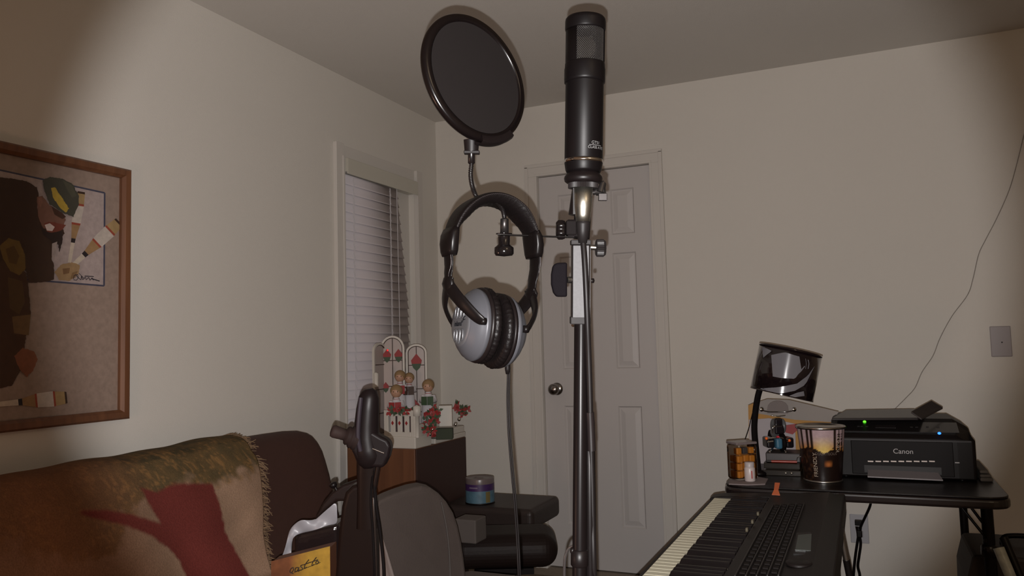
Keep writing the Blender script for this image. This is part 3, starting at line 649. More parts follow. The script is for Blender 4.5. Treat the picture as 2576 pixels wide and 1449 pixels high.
# joystick housing: long rounded body, upright
js = MB(); path = [(928, 978, 10), (929, 984, 19), (928, 1000, 26), (925, 1030, 29), (922, 1070, 31), (921, 1100, 33), (924, 1130, 36), (932, 1150, 36), (940, 1165, 28), (944, 1172, 14)]
js.tube([P(u, v, D1+.0) for u, v, r_ in path], [(r_*D1/FPX, r_*.85*D1/FPX) for u, v, r_ in path], 24, flat=CR); 
jo = js.build('joystick_housing', mat('joystick_shell', (.0090, .0060, .0062), .38, spec=.15), wc)
b = MB(); b.tube(smooth_path([P(908, 1000, D1-.022), P(903, 1050, D1-.024), P(901, 1100, D1-.024), P(907, 1135, D1-.022)]), [(.0045, .003)]*25, 8); b.build('side_panel', mat('js_panel', (.026, .020, .026), .45, spec=.15), jo)
b = MB(); b.prism([P(u, v, D1-.018) for u, v in ((884, 1110), (902, 1092), (935, 1084), (958, 1098), (975, 1106), (984, 1122), (978, 1150), (964, 1178), (928, 1176), (900, 1162), (884, 1136))], VF*.036); b.build('lower_shell', mat('clamp_shell', (.0095, .0062, .0064), .4, spec=.12), jo, bevel=.013, seg=5)
b = MB(); b.tube([P(936, 1128, D1-.0185), P(966, 1140, D1-.0185)], .0016, 6); b.build('clamp_glint_bar', M_chrome, jo)
# rubber boot + knob pointing left
o_ = P(898, 1103, D1-.005); dr = (P(836, 1084, D1-.02)-o_).normalized()
b = MB(); s_ = D1/FPX; pr = [(0, 30), (6, 30), (9, 26), (13, 29), (17, 27), (20, 22), (24, 24), (28, 22), (31, 15), (36, 13)]
b.lathe(o_, dr, [(t_*s_, r_*s_) for t_, r_ in pr], 24); bt = b.build('rubber_boot', mat('boot_rubber', (.018, .011, .010), .7, spec=.1), wc)
b = MB(); b.lathe(o_, dr, [(t_*s_, r_*s_) for t_, r_ in [(30, 0), (30, 14), (45, 15), (60, 16), (66, 14), (68, 8), (68, 0)]], 20); b.build('stick_knob', mat('knob_rubber', (.030, .019, .017), .65, spec=.1), bt)
b = MB(); b.tube(smooth_path([P(944, 1165, D1), P(942, 1215, D1-.01), P(946, 1270, D1-.02), P(955, 1330, D1-.02), P(962, 1390, D1-.02), P(966, 1449, D1-.02), P(966, 1560, D1)]), .0032, 8)
b.tube(smooth_path([P(938, 1190, D1), P(933, 1260, D1-.03), P(938, 1340, D1-.03), P(942, 1449, D1-.03), P(940, 1560, D1)]), .0025, 8); b.build('cable', M_blackm, wc)

# bin, bag, carton between sofa and wheelchair
D2 = 1.92
c_ = P(790, 1370, D2)
bn = MB(); tl, tr = P(738, 1345, D2), P(852, 1318, D2); ax2 = Vector((tr.x-tl.x, tr.y-tl.y, 0)).normalized(); az2 = Z; ay2 = Z.cross(ax2)
wd_ = (tr-tl).dot(ax2); bz = tl.z
fp = [tl, tr]; botl = Vector((tl.x, tl.y, 0)); botr = Vector((tr.x, tr.y, 0))
bn.prism([botl+Vector((0, 0, .0)), botr, tr, tl], ay2*.10)
tag(bn.build('tote_bin', mat('glossy_black_bin', (.014, .009, .009), .15, bump=.5, bscale=40), org=(botl+botr)/2, bevel=.012, seg=3), 'tall glossy black bin standing between sofa and wheelchair', 'bin')
M_bag = mat('white_plastic_bag', (.30, .30, .33), .35, bump=.6, bscale=18)
b = MB()
bagp = [[(850, 1258), (848, 1290), (852, 1322)], [(828, 1272), (826, 1296), (830, 1320)], [(806, 1296), (804, 1310), (806, 1330)], [(792, 1308), (790, 1322), (786, 1336)], [(770, 1308), (768, 1326), (766, 1340)], [(756, 1306), (752, 1330), (748, 1345)], [(740, 1318), (740, 1335), (738, 1352)], [(727, 1333), (731, 1345), (735, 1362)], [(722, 1360), (728, 1368), (734, 1380)], [(712, 1395), (722, 1398), (733, 1400)], [(702, 1410), (716, 1418), (732, 1412)], [(702, 1430), (716, 1440), (732, 1440)]]
rows = [[P(u, v, D2-.012-.012*math.sin(i_*1.7+k_*2)) for k_, (u, v) in enumerate(r_)] for i_, r_ in enumerate(bagp)]
b.grid(rows); tag(b.build('plastic_bag', M_bag, merge='keep', org=P(740, 1440, D2), solid=.004, sub=2), 'crumpled white plastic bag draped over the top of the black bin', 'bag')
D3 = 1.80
yt = [P(682, 1412, D3), P(830, 1374, D3)]; ax3 = Vector((yt[1].x-yt[0].x, yt[1].y-yt[0].y, 0)).normalized(); ay3 = Z.cross(ax3); w3 = (yt[1]-yt[0]).dot(ax3)
ct = thing('printed_carton', (yt[0].x, yt[0].y, 0), 'yellow and orange printed carton with handwritten style words beside the wheelchair', 'carton')
b = MB(); g0 = Vector((yt[0].x, yt[0].y, 0))
NX, NZ = 30, 40; rows = []; cc = []
for j_ in range(NZ+1):
    rr = []
    for i_ in range(NX+1):
        t_ = i_/NX; top = yt[0].z+(yt[1].z-yt[0].z)*t_; z_ = top*j_/NZ; q = g0+ax3*w3*t_; q.z = z_; rr.append(q)
        n1 = noise.noise(Vector((t_*3, z_*14, 0))); n2 = noise.noise(Vector((t_*9, z_*40, 3)))
        ye = Vector(lin((156, 122, 44))); og = Vector(lin((110, 66, 38))); dk = Vector(lin((70, 38, 26)))
        dd = top-z_; k_ = max(0, min(1, (t_-.30)*3+n1)); col = og.lerp(ye, k_)
        if dd > .055+.05*t_: col = col.lerp(dk, max(0, min(1, .4+n1+n2)))
        if t_ < .32: col = col.lerp(dk, .4+.3*n2)
        cc.append(col)
    rows.append(rr)
b.grid(rows); pnl = b.build('printed_face', vcol('carton_print', .35, .15, 60), ct, merge='keep')
ca = pnl.data.color_attributes.new('Col', 'FLOAT_COLOR', 'POINT')
for i_, c in enumerate(cc): ca.data[i_].color = (c[0], c[1], c[2], 1)
b = MB(); b.prism([g0, g0+ax3*w3, Vector((yt[1].x, yt[1].y, yt[1].z)), yt[0]], ay3*.06); 
b.v = [v_+ay3*.0008-(Z*.004 if v_.z > .3 else Z*0) for v_ in b.v]; b.build('carton_body', mat('carton_brown', (96, 56, 34), .6), ct)
tdir = (P(806, 1405, D3)-P(730, 1432, D3)).normalized(); nn = ax3.cross(Z); tup = (Z-tdir*Z.dot(tdir)).normalized()
mat('ink', (.02, .012, .01), .5)
b = MB()
for st_ in ([(733, 1441), (738, 1434), (737, 1428), (731, 1432), (730, 1440), (738, 1443)], [(750, 1428), (744, 1429), (742, 1438), (748, 1436), (752, 1427), (750, 1437), (755, 1434)], [(762, 1421), (756, 1424), (761, 1430), (758, 1434), (753, 1434)],
            [(777, 1408), (768, 1420), (766, 1430), (771, 1427)], [(763, 1421), (782, 1414)], [(796, 1402), (787, 1414), (785, 1423), (790, 1420)], [(783, 1414), (800, 1408)], [(799, 1411), (794, 1415), (797, 1419), (802, 1414), (799, 1411)]):
    b.tube(smooth_path([P(u, v, D3-.006) for u, v in st_], 4), .0011, 5)
b.build('lettering', MATS['ink'], ct)
b = MB(); b.tube([P(740, 1440, D3-.008), P(806, 1415, D3-.008)], .0007, 5); b.build('underline', MATS['ink'], ct)

# ================================================================== CARD TABLE
TZ = .70; TX0, TX1, TY0, TY1 = 1.745, 2.512, -1.335, -.60
tb = thing('folding_table', ((TX0+TX1)/2, (TY0+TY1)/2, 0), 'black folding card table with rounded corners carrying the printer', 'table')
def rrect(x0, x1, y0, y1, r_, z_, n_=8):
    out = []
    for cx_, cy_, a_ in ((x1-r_, y1-r_, 0), (x0+r_, y1-r_, 90), (x0+r_, y0+r_, 180), (x1-r_, y0+r_, 270)):
        for k_ in range(n_+1): q = math.radians(a_+90*k_/n_); out.append(Vector((cx_+r_*math.cos(q), cy_+r_*math.sin(q), z_)))
    return out
b = MB(); b.prism(rrect(TX0, TX1, TY0, TY1, .055, TZ-.006), Z*.006); tt = b.build('tabletop', mat('table_vinyl', (.007, .0045, .0042), .35, bump=.3, bscale=60, spec=.3), tb, bevel=.002)
b = MB(); b.prism(rrect(TX0-.004, TX1+.004, TY0-.004, TY1+.004, .058, TZ-.034), Z*.0275); b.build('edge_rail', mat('table_rail', (.012, .008, .008), .18, coat=.3), tb, bevel=.008, seg=3)
LX = [(TX1-.050, TY0+.10, .0158), (TX1-.062, TY1-.10, .013), (TX0+.06, TY0+.10, .014), (TX0+.06, TY1-.10, .013)]
for x_, y_, r_ in LX:
    b = MB(); b.tube([(x_, y_, TZ-.03), (x_+.003, y_, 0.0)], r_, 14); lg = b.build('leg', M_black, tb)
    if r_ > .015:
        b = MB()
        for o_ in (0, .020): b.tube([(x_-.075+o_*1.3, y_+.02, TZ-.033), (x_-.004, y_-.006, TZ-.135+o_*1.6)], .004, 8)
        b.tube([(x_-.01, y_-.021, TZ-.135), (x_-.01, y_-.026, TZ-.135)], .005, 8); b.build('brace', M_black, lg)
        b = MB(); b.lathe((x_, y_, TZ-.15), -Z, [(0, .0165), (.005, .021), (.03, .022), (.035, .0165)], 14); b.build('collar', M_blackg, lg)
# printer
M_pr = mat('printer_black', (.0058, .0042, .0040), .45, spec=.15); M_prg = mat('printer_grey', (.016, .013, .013), .4, spec=.2)
px0, px1, py0, py1 = 2.052, 2.462, -1.09, -.76
pr = thing('printer', ((px0+px1)/2, (py0+py1)/2, TZ), 'black all-in-one inkjet printer with tilted lid flap on the card table', 'printer')
b = MB()
zt = TZ+.178
prof_ = [(py0, TZ+.004), (py0, TZ+.125), (py0+.012, TZ+.138), (py0+.10, TZ+.168), (py0+.12, zt), (py1-.015, zt), (py1, zt-.015), (py1, TZ+.004)]
n_ = len(prof_)
def prof_at(x_, sc): return [Vector((x_, (py0+py1)/2+(y_-(py0+py1)/2)*sc, TZ+(z_-TZ)*(1 if z_ < TZ+.13 else sc))) for y_, z_ in prof_]
R0 = prof_at(px0, .96); R1 = prof_at(px0+.012, 1); R2 = prof_at(px1-.05, 1); R3 = prof_at(px1-.006, .985); R4 = prof_at(px1, .94)
for q in R3: 
    if q.z > TZ+.13: q.z -= .025
for q in R4:
    if q.z > TZ+.11: q.z = min(q.z, TZ+.125)
vs = R0+R1+R2+R3+R4
b.add(vs, [(k_+r_*n_, (k_+1) % n_+r_*n_, (k_+1) % n_+(r_+1)*n_, k_+(r_+1)*n_) for r_ in range(4) for k_ in range(n_)]+[tuple(range(n_)), tuple(range(4*n_, 5*n_))])
pb = b.build('body', M_pr, pr, bevel=.005, seg=2)
b = MB(); b.bb((px0+.06, py0-.003, TZ+.012), (px1-.062, py0+.002, TZ+.118)); b.build('front_door', mat('printer_front', (.0060, .0046, .0046), .5, spec=.10), pr, bevel=.002)
b = MB(); b.bb((px0+.012, py0-.0045, TZ+.118), (px1-.012, py0+.001, TZ+.123)); b.build('front_seam', M_prg, pr)
b = MB(); th_ = math.atan2(.030, .088); 
cc_ = Vector(((px0+px1)/2-.01, py0+.058, TZ+.1555)); ay_p = Vector((0, math.cos(th_), math.sin(th_))); az_p = Vector((0, -math.sin(th_), math.cos(th_)))
b.box(cc_, (.35, .075, .003), (X, ay_p, az_p)); cp_ = b.build('control_panel', mat('panel_dark', (.013, .011, .011), .2), pr)
b = MB()
for x_ in (-.11, -.10, -.085, .045, .06, .09, .12): b.box(cc_+X*x_+az_p*.002, (.008, .006, .002), (X, ay_p, az_p))
b.box(cc_-X*.03+az_p*.002, (.06, .02, .001), (X, ay_p, az_p)); b.build('buttons', M_prg, cp_)
def led(px_, py_, col, r_, nm):
    q = ray(px_, py_); t_ = (cc_-CAM).dot(az_p)/q.dot(az_p); c_ = CAM+q*t_; b = MB(); b.ell(c_+az_p*.003, (r_*1.2, r_*.8, r_), seg=10, rg=6); b.build(nm, mat(nm, col, .3, emit=col, es=2.2), cp_)
led(2175, 1063, (.10, 1, .02), .0042, 'green_led')
b = MB(); q = PL(2363, 1090, 1, py0-.002); b.ell(q, (.005, .002, .004), seg=10, rg=6); b.build('blue_led', mat('blue_led', (.02, .12, 1), .3, emit=(.02, .16, 1), es=3), pr)
# scanner lid plate and raised flap
b = MB(); z0 = zt
b.prism([PL(u, v, 2, z0+.001) for u, v in ((2093, 1058), (2128, 1037), (2300, 1034), (2330, 1050), (2310, 1057))], Z*.008); b.build('scanner_lid', mat('printer_lid', (.020, .016, .016), .35, spec=.3), pr, bevel=.002)
fl4 = [P(2292, 1040, 2.50), P(2343, 1012, 2.56), P(2372, 1029, 2.56), P(2318, 1057, 2.48)]
b = MB(); b.prism(fl4, Z*.006); b.build('tray_flap', mat('printer_flap', (.026, .021, .020), .4, spec=.3), pr, bevel=.001)
b = MB()
for i_ in range(9):
    u = 2183+i_*19.3; q0 = PL(u, 1160, 1, py0-.004); q1 = PL(u+14, 1160, 1, py0-.004); b.bb((q0.x, py0-.006, q0.z-.002), (q1.x, py0-.002, q0.z+.0015))
b.build('paper_grip', mat('grip_metal', (.34, .29, .26), .35, metal=.5), pr)
b = MB(); a_ = PL(2183, 1180, 1, py0-.006); c_ = PL(2360, 1194, 1, py0-.006)
b.prism([Vector((a_.x, py0, a_.z-.004)), Vector((c_.x, py0, a_.z-.006)), Vector((c_.x+.010, py0-.045, c_.z-.013)), Vector((a_.x-.002, py0-.045, c_.z-.011))], Z*.004)
b.build('output_tray', mat('tray_silver', (.15, .135, .14), .4), pr, bevel=.001)
b = MB(); b.bb((a_.x-.01, py0-.004, TZ+.018), (c_.x+.01, py0+.003, a_.z+.012)); b.build('tray_opening', mat('opening_black', (.006, .005, .005), .6), pr)
tq = PL(2272, 1136, 1, py0-.004); text('brand_lettering', 'Canon', tq, X, Z, .0215, mat('logo_grey', (.30, .28, .28), .4), pr, depth=.0006)
tq = PL(2408, 1164, 1, py0-.002); b = MB(); b.box(tq, (.012, .001, .003)); b.build('small_badge', mat('logo_grey', (.30, .28, .28), .4), pr)
b = MB()
for sx in (px0+.04, px1-.04):
    for sy in (py0+.03, py1-.03): b.lathe((sx, sy, TZ), Z, [(0, .01), (.006, .01)], 10)
b.build('foot', M_black, pr)
# folded cloth right of printer
q = Vector((2.486, -.98, TZ)); b = MB(); 
for k_, (h_, w_) in enumerate(((.012, .028), (.010, .025), (.010, .020))): b.bb((2.468, -1.08, TZ+.012*k_), (2.466+w_*1.3, -.86, TZ+.012*k_+h_))
tag(b.build('folded_papers', mat('dim_paper', (.075, .065, .055), .8), org=q, bevel=.004), 'small dark stack of folded papers at the right end of the card table', 'papers')

# printed tin
tc_ = PL(2071, 1208, 2, TZ); tc_ = Vector((tc_.x, tc_.y, TZ)); tin = thing('printed_tin', tc_, 'large round tin printed with pine trees at sunset in front of the printer', 'tin')
rB, rT, hT = .056, .071, .166
def rad(z_): return rB+(rT-rB)*min(1, (z_/hT))
rows = []; cc = []; NA, NH = 96, 48
d0 = math.atan2((CAM-tc_).y, (CAM-tc_).x)
trees = [(-.95, .10), (-.62, .22), (-.42, .16), (.62, .20), (.85, .26), (1.1, .15), (1.6, .2), (2.2, .2), (2.8, .25), (-1.4, .2), (-2.0, .2), (-2.6, .2)]
for j_ in range(NH+1):
    z_ = hT*j_/NH; rr = []
    for i_ in range(NA+1):
        a_ = 2*math.pi*i_/NA-math.pi; rr.append(tc_+Vector((math.cos(d0+a_), math.sin(d0+a_), 0))*rad(z_)+Z*z_)
        t_ = z_/hT; hz = .60+.05*math.cos(a_*1.3+.3)-.09*math.exp(-((a_-.1)/.28)**2)
        if t_ > hz:
            k_ = (t_-hz)/(1-hz); sun = math.exp(-((a_-.1)/.35)**2); c = Vector(lin((176, 120, 52))).lerp(Vector(lin((168, 146, 150))), min(1, k_*2.2)); c = c.lerp(Vector(lin((222, 196, 110))), sun*max(0, 1-k_*1.4))
            for ta, tw in trees:
                wid = .04+(1.06-t_)*tw*.45*(1+.6*math.sin(t_*120)); 
                if abs(a_-ta) < wid: c = Vector(lin((34, 22, 16)))
        else:
            c = Vector(lin((26, 15, 12)))
            if .30 < t_ < .42 and -.05 < a_-.12 < .40: c = c.lerp(Vector(lin((140, 82, 40))), max(0, math.exp(-((a_-.30)/.16)**2-((t_-.35)/.05)**2)*1.5) if True else 0)
            if a_ < -.35: c = c.lerp(Vector(lin((58, 36, 22))), max(0, min(1, 2.5*noise.noise(Vector((a_*9, t_*14, 0))))))
        cc.append(c)
    rows.append(rr)
b = MB(); b.grid(rows); bd = b.build('printed_wall', vcol('tin_print', .28, .08, 120), tin, merge='keep')
ca = bd.data.color_attributes.new('Col', 'FLOAT_COLOR', 'POINT')
for i_, c in enumerate(cc): ca.data[i_].color = (c[0], c[1], c[2], 1)
b = MB(); b.lathe(tc_, Z, [(0, 0), (0, rB+.002), (.002, rB+.003), (.005, rB+.002), (.006, rB)], 64); b.build('bottom_rim', M_steel, tin)
b = MB(); b.lathe(tc_, Z, [(hT-.002, rT), (hT-.002, rT+.004), (hT+.004, rT+.005), (hT+.006, rT+.002), (hT+.005, rT-.002), (hT+.001, rT-.004), (hT+.001, 0)], 64); b.build('lid', mat('tin_lid', (.42, .39, .36), .25, metal=1), tin)
M_let = mat('tin_lettering', (.34, .28, .22), .4)
def wrap(a0, z0, vert):
    def w_(c):
        x_, y_ = (c.x, c.y) if not vert else (-c.y, c.x)
        zz = z0+y_; r_ = rad(zz)+.0006; a_ = a0+x_/r_; return tc_+Vector((math.cos(d0+a_), math.sin(d0+a_), 0))*r_+Z*zz
    return w_
text('lettering_friendly', 'FRIENDLY', tc_, X, Z, .017, M_let, tin, depth=0, warp=wrap(-.33, .056, True))
text('lettering_kind', 'KIND', tc_, X, Z, .020, M_let, tin, depth=0, warp=wrap(.80, .118, True))
text('lettering_courteous', 'COURTEOUS', tc_, X, Z, .0115, mat('tin_lettering_dark', (.13, .10, .085), .4), tin, depth=0, warp=wrap(.20, .090, False))

# clear jar of orange sweets + white bottle
jp = PL(1866, 1212, 2, TZ); jp = Vector((jp.x, jp.y, TZ))
cl_ = MB(); cpts = [PL(u, v, 2, TZ+.001) for u, v in ((1826, 1210), (1850, 1202), (1900, 1200), (1932, 1206), (1925, 1219), (1880, 1224), (1832, 1220))]
cl_.prism([Vector((max(q.x, TX0+.008), max(q.y, TY0+.01), TZ+.0005)) for q in cpts], Z*.003)
tag(cl_.build('paper_napkin', mat('napkin', (.22, .18, .18), .8), org=jp), 'crumpled pale napkin under the jar at the table corner', 'napkin')
jp = jp+Z*.004+Y*.03
jar = thing('candy_jar', jp, 'clear square jar of orange sweets at the left corner of the card table', 'jar')
jw, jh = .078, .112; ja = ((VR*.95+VF*.3).normalized(), (VF*.95-VR*.3).normalized(), Z)
b = MB(); b.box(jp+Z*jh/2, (jw, jw*.8, jh), ja); b.build('jar_wall', glassmat('jar_glass', (.86, .83, .80), .1, .05), jar, bevel=.010, seg=3)
b = MB(); b.box(jp+Z*(jh+.004), (jw*.98, jw*.8, .008), ja); b.build('jar_lid', mat('jar_lid', (.17, .14, .14), .25), jar, bevel=.003)
b = MB(); M_or = mat('orange_sweet', (.50, .19, .02), .4); 
for k_ in range(3):
    for i_ in range(3):
        for j_ in range(2):
            b.box(jp+ja[0]*(-.022+.022*i_)+ja[1]*(-.014+.026*j_)+Z*(.018+.024*k_+(.002 if i_ % 2 else 0)), (.020, .022, .022), ja)
b.build('sweets', M_or, jar, bevel=.004, seg=2)['kind'] = 'stuff'
b = MB()
for i_, cm_ in enumerate((0, 1, 0)):
    b.box(jp+ja[0]*(-.023+.023*i_)-ja[1]*.012+Z*.092, (.018, .02, .020), ja, m=cm_)
b.build('wrapped_sweet', [M_or, mat('foil_dark', (.05, .05, .055), .3)], jar, bevel=.003)
wbp = PL(1887, 1210, 2, TZ+.004); bt_ = thing('white_bottle', (wbp.x, wbp.y, TZ+.004), 'small white plastic pill bottle in front of the sweets jar', 'bottle')
b = MB(); b.lathe(bt_.location, Z, [(0, 0), (0, .0155), (.002, .0165), (.040, .0165), (.043, .0150), (.045, .013), (.046, .013)], 28); b.build('bottle_body', mat('bottle_white', (.50, .44, .43), .35), bt_)
b = MB(); b.lathe(bt_.location, Z, [(.045, .015), (.058, .015), (.060, .013), (.060, 0)], 28); b.build('cap', mat('cap_white', (.40, .36, .36), .4), bt_)
b = MB(); v_ = (CAM-Vector(bt_.location)); v_.z = 0; v_.normalize(); s1 = Z.cross(v_); 
b.grid([[Vector(bt_.location)+(v_*math.cos(a_)+s1*math.sin(a_))*.0169+Z*z_ for a_ in (.28, .38, .48)] for z_ in (.010, .022, .034)]); b.build('red_mark', mat('red_ink', (.35, .03, .03), .5), bt_)

# tray stack with pens under toy motorcycle
tq = PL(1968, 1200, 2, TZ); ty_ = tq.y+.02
trs = thing('accessory_tray', (tq.x, ty_, TZ), 'dark glossy tray of pens and trinkets beneath the toy motorcycle', 'tray')
b = MB(); w_ = .125; b.bb((tq.x-w_/2, ty_, TZ), (tq.x+w_/2-.006, ty_+.13, TZ+.018)); b.bb((tq.x-w_/2+.003, ty_+.005, TZ+.022), (tq.x+w_/2-.008, ty_+.13, TZ+.040)); b.bb((tq.x-w_/2+.01, ty_+.01, TZ+.018), (tq.x+w_/2-.012, ty_+.12, TZ+.022)); b.build('tray_shell', mat('tray_dark', (.022, .018, .014), .2), trs, bevel=.003)
b = MB(); b.tube([(tq.x-.035, ty_+.01, TZ+.045), (tq.x+.045, ty_+.015, TZ+.045)], .0042, 8); lab(b.build('red_pen', mat('pen_red', (.25, .025, .012), .3), trs), 'red pen')
b = MB(); b.tube([(tq.x-.05, ty_+.019, TZ+.044), (tq.x+.01, ty_+.023, TZ+.044)], .0035, 8); b.build('dark_pen', M_gun, trs)
b = MB(); 
for x_ in (.010, .028): b.ell((tq.x+x_, ty_-.002, TZ+.010), (.004, .003, .004), seg=10, rg=6)
b.build('chrome_stud', M_chrome, trs)
b = MB(); b.tube(smooth_path([(tq.x+.045, ty_+.012, TZ+.05), (tq.x+.05, ty_+.004, TZ+.062), (tq.x+.07, ty_+.004, TZ+.064), (tq.x+.075, ty_+.012, TZ+.05)]), .0012, 6); b.build('wire_loop', M_steel, trs)
zb = TZ+.040
b = MB(); b.bb((tq.x-.055, ty_+.03, zb), (tq.x+.055, ty_+.125, zb+.030)); tag(b.build('dark_box', mat('box_dark', (.030, .022, .022), .4), org=(tq.x, ty_+.07, zb), bevel=.003), 'flat dark box on the tray under the toy motorcycle', 'box')
zb += .030
# motorcycle toy (rear view)
DM = (P(1957, 1150, 1)-CAM).normalized()
my = ty_+.075; tdist = (my-CAM.y)/ray(1957, 1100).y
mo = thing('toy_motorcycle', (tq.x-.004, my, zb), 'toy touring motorcycle seen from behind with windshield and saddlebags', 'toy motorcycle')
sM = tdist/FPX
def mp(u, v, dd=0): return P(u, v, tdist+dd)
mb0 = Vector(mo.location)
M_mb = mat('moto_black', (.010, .008, .010), .15); M_mg = mat('moto_grey', (.10, .105, .11), .3)
b = MB(); r_ = .030; b.lathe(mb0+VF*.0-VR*.007+Z*(r_), VR, [(0, .012), (0, r_*.8), (.002, r_), (.012, r_), (.014, r_*.8), (.014, .012)], 28); b.lathe(mb0+VF*.11-VR*.006+Z*r_, VR, [(0, .012), (0, r_*.8), (.002, r_), (.010, r_), (.012, r_*.8), (.012, .012)], 28); b.build('wheel', M_blackm, mo)
b = MB(); b.lathe(mb0-VR*.008+Z*r_, VR, [(0, 0), (0, .012), (.016, .012), (.016, 0)], 16); b.build('wheel_hub', M_chrome, mo)
for s_ in (-1, 1):
    b = MB(); c_ = mp(1957+s_*24, 1112, .01); b.box(c_, (.026, .055, .034), (VR, VF, Z)); b.build('saddlebag', M_mb, mo, bevel=.006, seg=3)
    b = MB(); b.ell(mp(1957+s_*29, 1103 if s_ < 0 else 1108, -.03), (.005, .004, .005), seg=12, rg=8); b.build('turn_signal', mat('amber_lens', (.8, .14, .02), .2), mo)
    b = MB(); b.tube([mp(1957+s_*4, 1101, -.028), mp(1957+s_*26, 1103 if s_ < 0 else 1107, -.028)], .003, 8); b.tube([mp(1957+s_*12, 1110, -.028), mp(1957+s_*26, 1112, -.028)], .0028, 8); b.build('chrome_bar', M_chrome, mo)
    b = MB(); b.tube([mp(1957+s_*8, 1120, 0), mp(1957+s_*18, 1134, -.03)], .003, 10); b.ell(mp(1957+s_*20, 1137, -.033), (.004, .004, .004), seg=10, rg=6); b.build('exhaust_pipe', M_chrome, mo)
    b = MB(); b.tube(smooth_path([mp(1957, 1036, .06), mp(1957+s_*20, 1036, .055), mp(1957+s_*34, 1034, .04), mp(1957+s_*41, 1030, .02)]), .002, 8); b.build('handlebar', M_steel, mo)
    b = MB(); c_ = mp(1957+s_*41, 1030, .015); b.lathe(c_, -VF, [(-.004, 0), (-.003, .006), (0, .0075), (.002, .006), (.002, 0)], 16); b.build('mirror', M_chrome, mo)
b = MB(); b.box(mp(1957, 1115, -.015), (.022, .035, .036), (VR, VF, Z)); b.build('rear_fender', mat('moto_blue', (.045, .13, .20), .25), mo, bevel=.007, seg=3)
b = MB(); b.ell(mp(1957, 1099, -.034), (.006, .003, .004), seg=12, rg=8); b.build('tail_light', mat('tail_red', (.4, .01, .02), .2), mo)
b = MB(); b.box(mp(1957, 1080, .0), (.030, .035, .030), (VR, VF, Z)); b.box(mp(1957, 1062, .02), (.026, .02, .026), (VR, VF, Z)); b.build('backrest', M_mb, mo, bevel=.005, seg=3)
b = MB(); b.tube(smooth_path([mp(1943, 1090, -.01), mp(1944, 1076, -.012), mp(1957, 1072, -.012), mp(1970, 1076, -.012), mp(1971, 1090, -.01)]), .0018, 6); b.tube([mp(1939, 1045, .03), mp(1957, 1048, .02), mp(1975, 1045, .03)], .002, 6); b.build('luggage_rail', M_chrome, mo)
b = MB(); b.ell(mb0+VF*.055+Z*.055, (.014, .05, .022), (VR, VF, Z)); b.ell(mp(1946, 1072, .04), (.010, .02, .025), (VR, VF, Z)); b.ell(mp(1969, 1072, .04), (.010, .02, .025), (VR, VF, Z)); b.tube([mb0+VF*.05+Z*.05, mb0+Z*r_], .006, 8); b.tube([mb0+VF*.09+Z*.07, mb0+VF*.11+Z*r_], .005, 8); b.build('body', M_mg, mo)
b = MB(); wv = []
for k_ in range(9):
    q = math.pi*k_/8; wv.append((1957-27*math.cos(q), 1032-24*math.sin(q)**.8))
pts_ = [mp(1931, 1040, .06)]+[mp(u, v, .06) for u, v in wv]+[mp(1983, 1040, .06)]
b.prism(pts_, VF*.002); b.build('windshield', mat('smoke_screen', (.20, .17, .16), .15), mo)

# lamp
lq = PL(1903, 1203, 2, TZ); lq = Vector((lq.x-.002, lq.y+.07, TZ)); tl_ = (lq.y-CAM.y)/ray(1903, 1100).y
lp = thing('desk_lamp', lq, 'black desk lamp with glossy tilted drum shade standing at the table corner', 'lamp')
b = MB(); b.lathe(lq, Z, [(0, 0), (0, .026), (.006, .028), (.012, .024), (.016, .012), (.018, 0)], 32); b.build('lamp_base', M_black, lp)
b = MB(); b.tube(smooth_path([lq+Z*.014, P(1898, 1090, tl_), P(1900, 1040, tl_), P(1906, 1000, tl_), P(1913, 975, tl_)]), [(.0105, .006)]*33, 12, flat=VR); b.build('stem', M_blackm, lp)
b = MB(); b.tube(smooth_path([P(1906, 1000, tl_-.01), P(1893, 1040, tl_-.012), P(1883, 1080, tl_-.012), P(1872, 1112, tl_-.012)]), .0016, 6); b.build('lamp_cord', M_blackm, lp)
sA = (P(1979, 880, tl_)-P(1953, 993, tl_)); shH = sA.length; sA.normalize(); sc_ = P(1977, 937, tl_)+CF*.0
sx = (CR-sA*CR.dot(sA)).normalized(); sy = sA.cross(sx)
if sy.dot(CF) < 0: sy = -sy
rS = .5*(P(2069, 898, tl_)-P(1914, 862, tl_)).length*.955
sA2 = (sA+sy*.06).normalized()
b = MB(); o_ = sc_-sA2*shH/2
b.lathe(o_, sA2, [(0, rS), (shH, rS), (shH, rS-.002), (0, rS-.002), (0, rS)], 72)
b.lathe(o_, sA2, [(shH-.004, rS+.001), (shH+.001, rS+.001), (shH+.001, rS-.003), (shH-.004, rS-.003)], 72); b.lathe(o_, sA2, [(0, rS+.001), (.003, rS+.001)], 72)
b.add([o_+sA2*.01+(sx*math.cos(q)+sy*math.sin(q))*rS for q in (2.6, 5.7)]+[o_+sA2*.01-sA2*.004+(sx*math.cos(q)+sy*math.sin(q))*rS for q in (5.7, 2.6)], [(0, 1, 2, 3)])
shd = b.build('lamp_shade', mat('shade_gloss', (.010, .006, .007), .10, coat=.6), lp, merge=True)
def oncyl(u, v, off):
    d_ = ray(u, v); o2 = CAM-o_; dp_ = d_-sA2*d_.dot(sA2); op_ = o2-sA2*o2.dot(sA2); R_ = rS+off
    A_ = dp_.dot(dp_); B_ = 2*dp_.dot(op_); C_ = op_.dot(op_)-R_*R_; D_ = max(0, B_*B_-4*A_*C_); return CAM+d_*((-B_-math.sqrt(D_))/(2*A_))
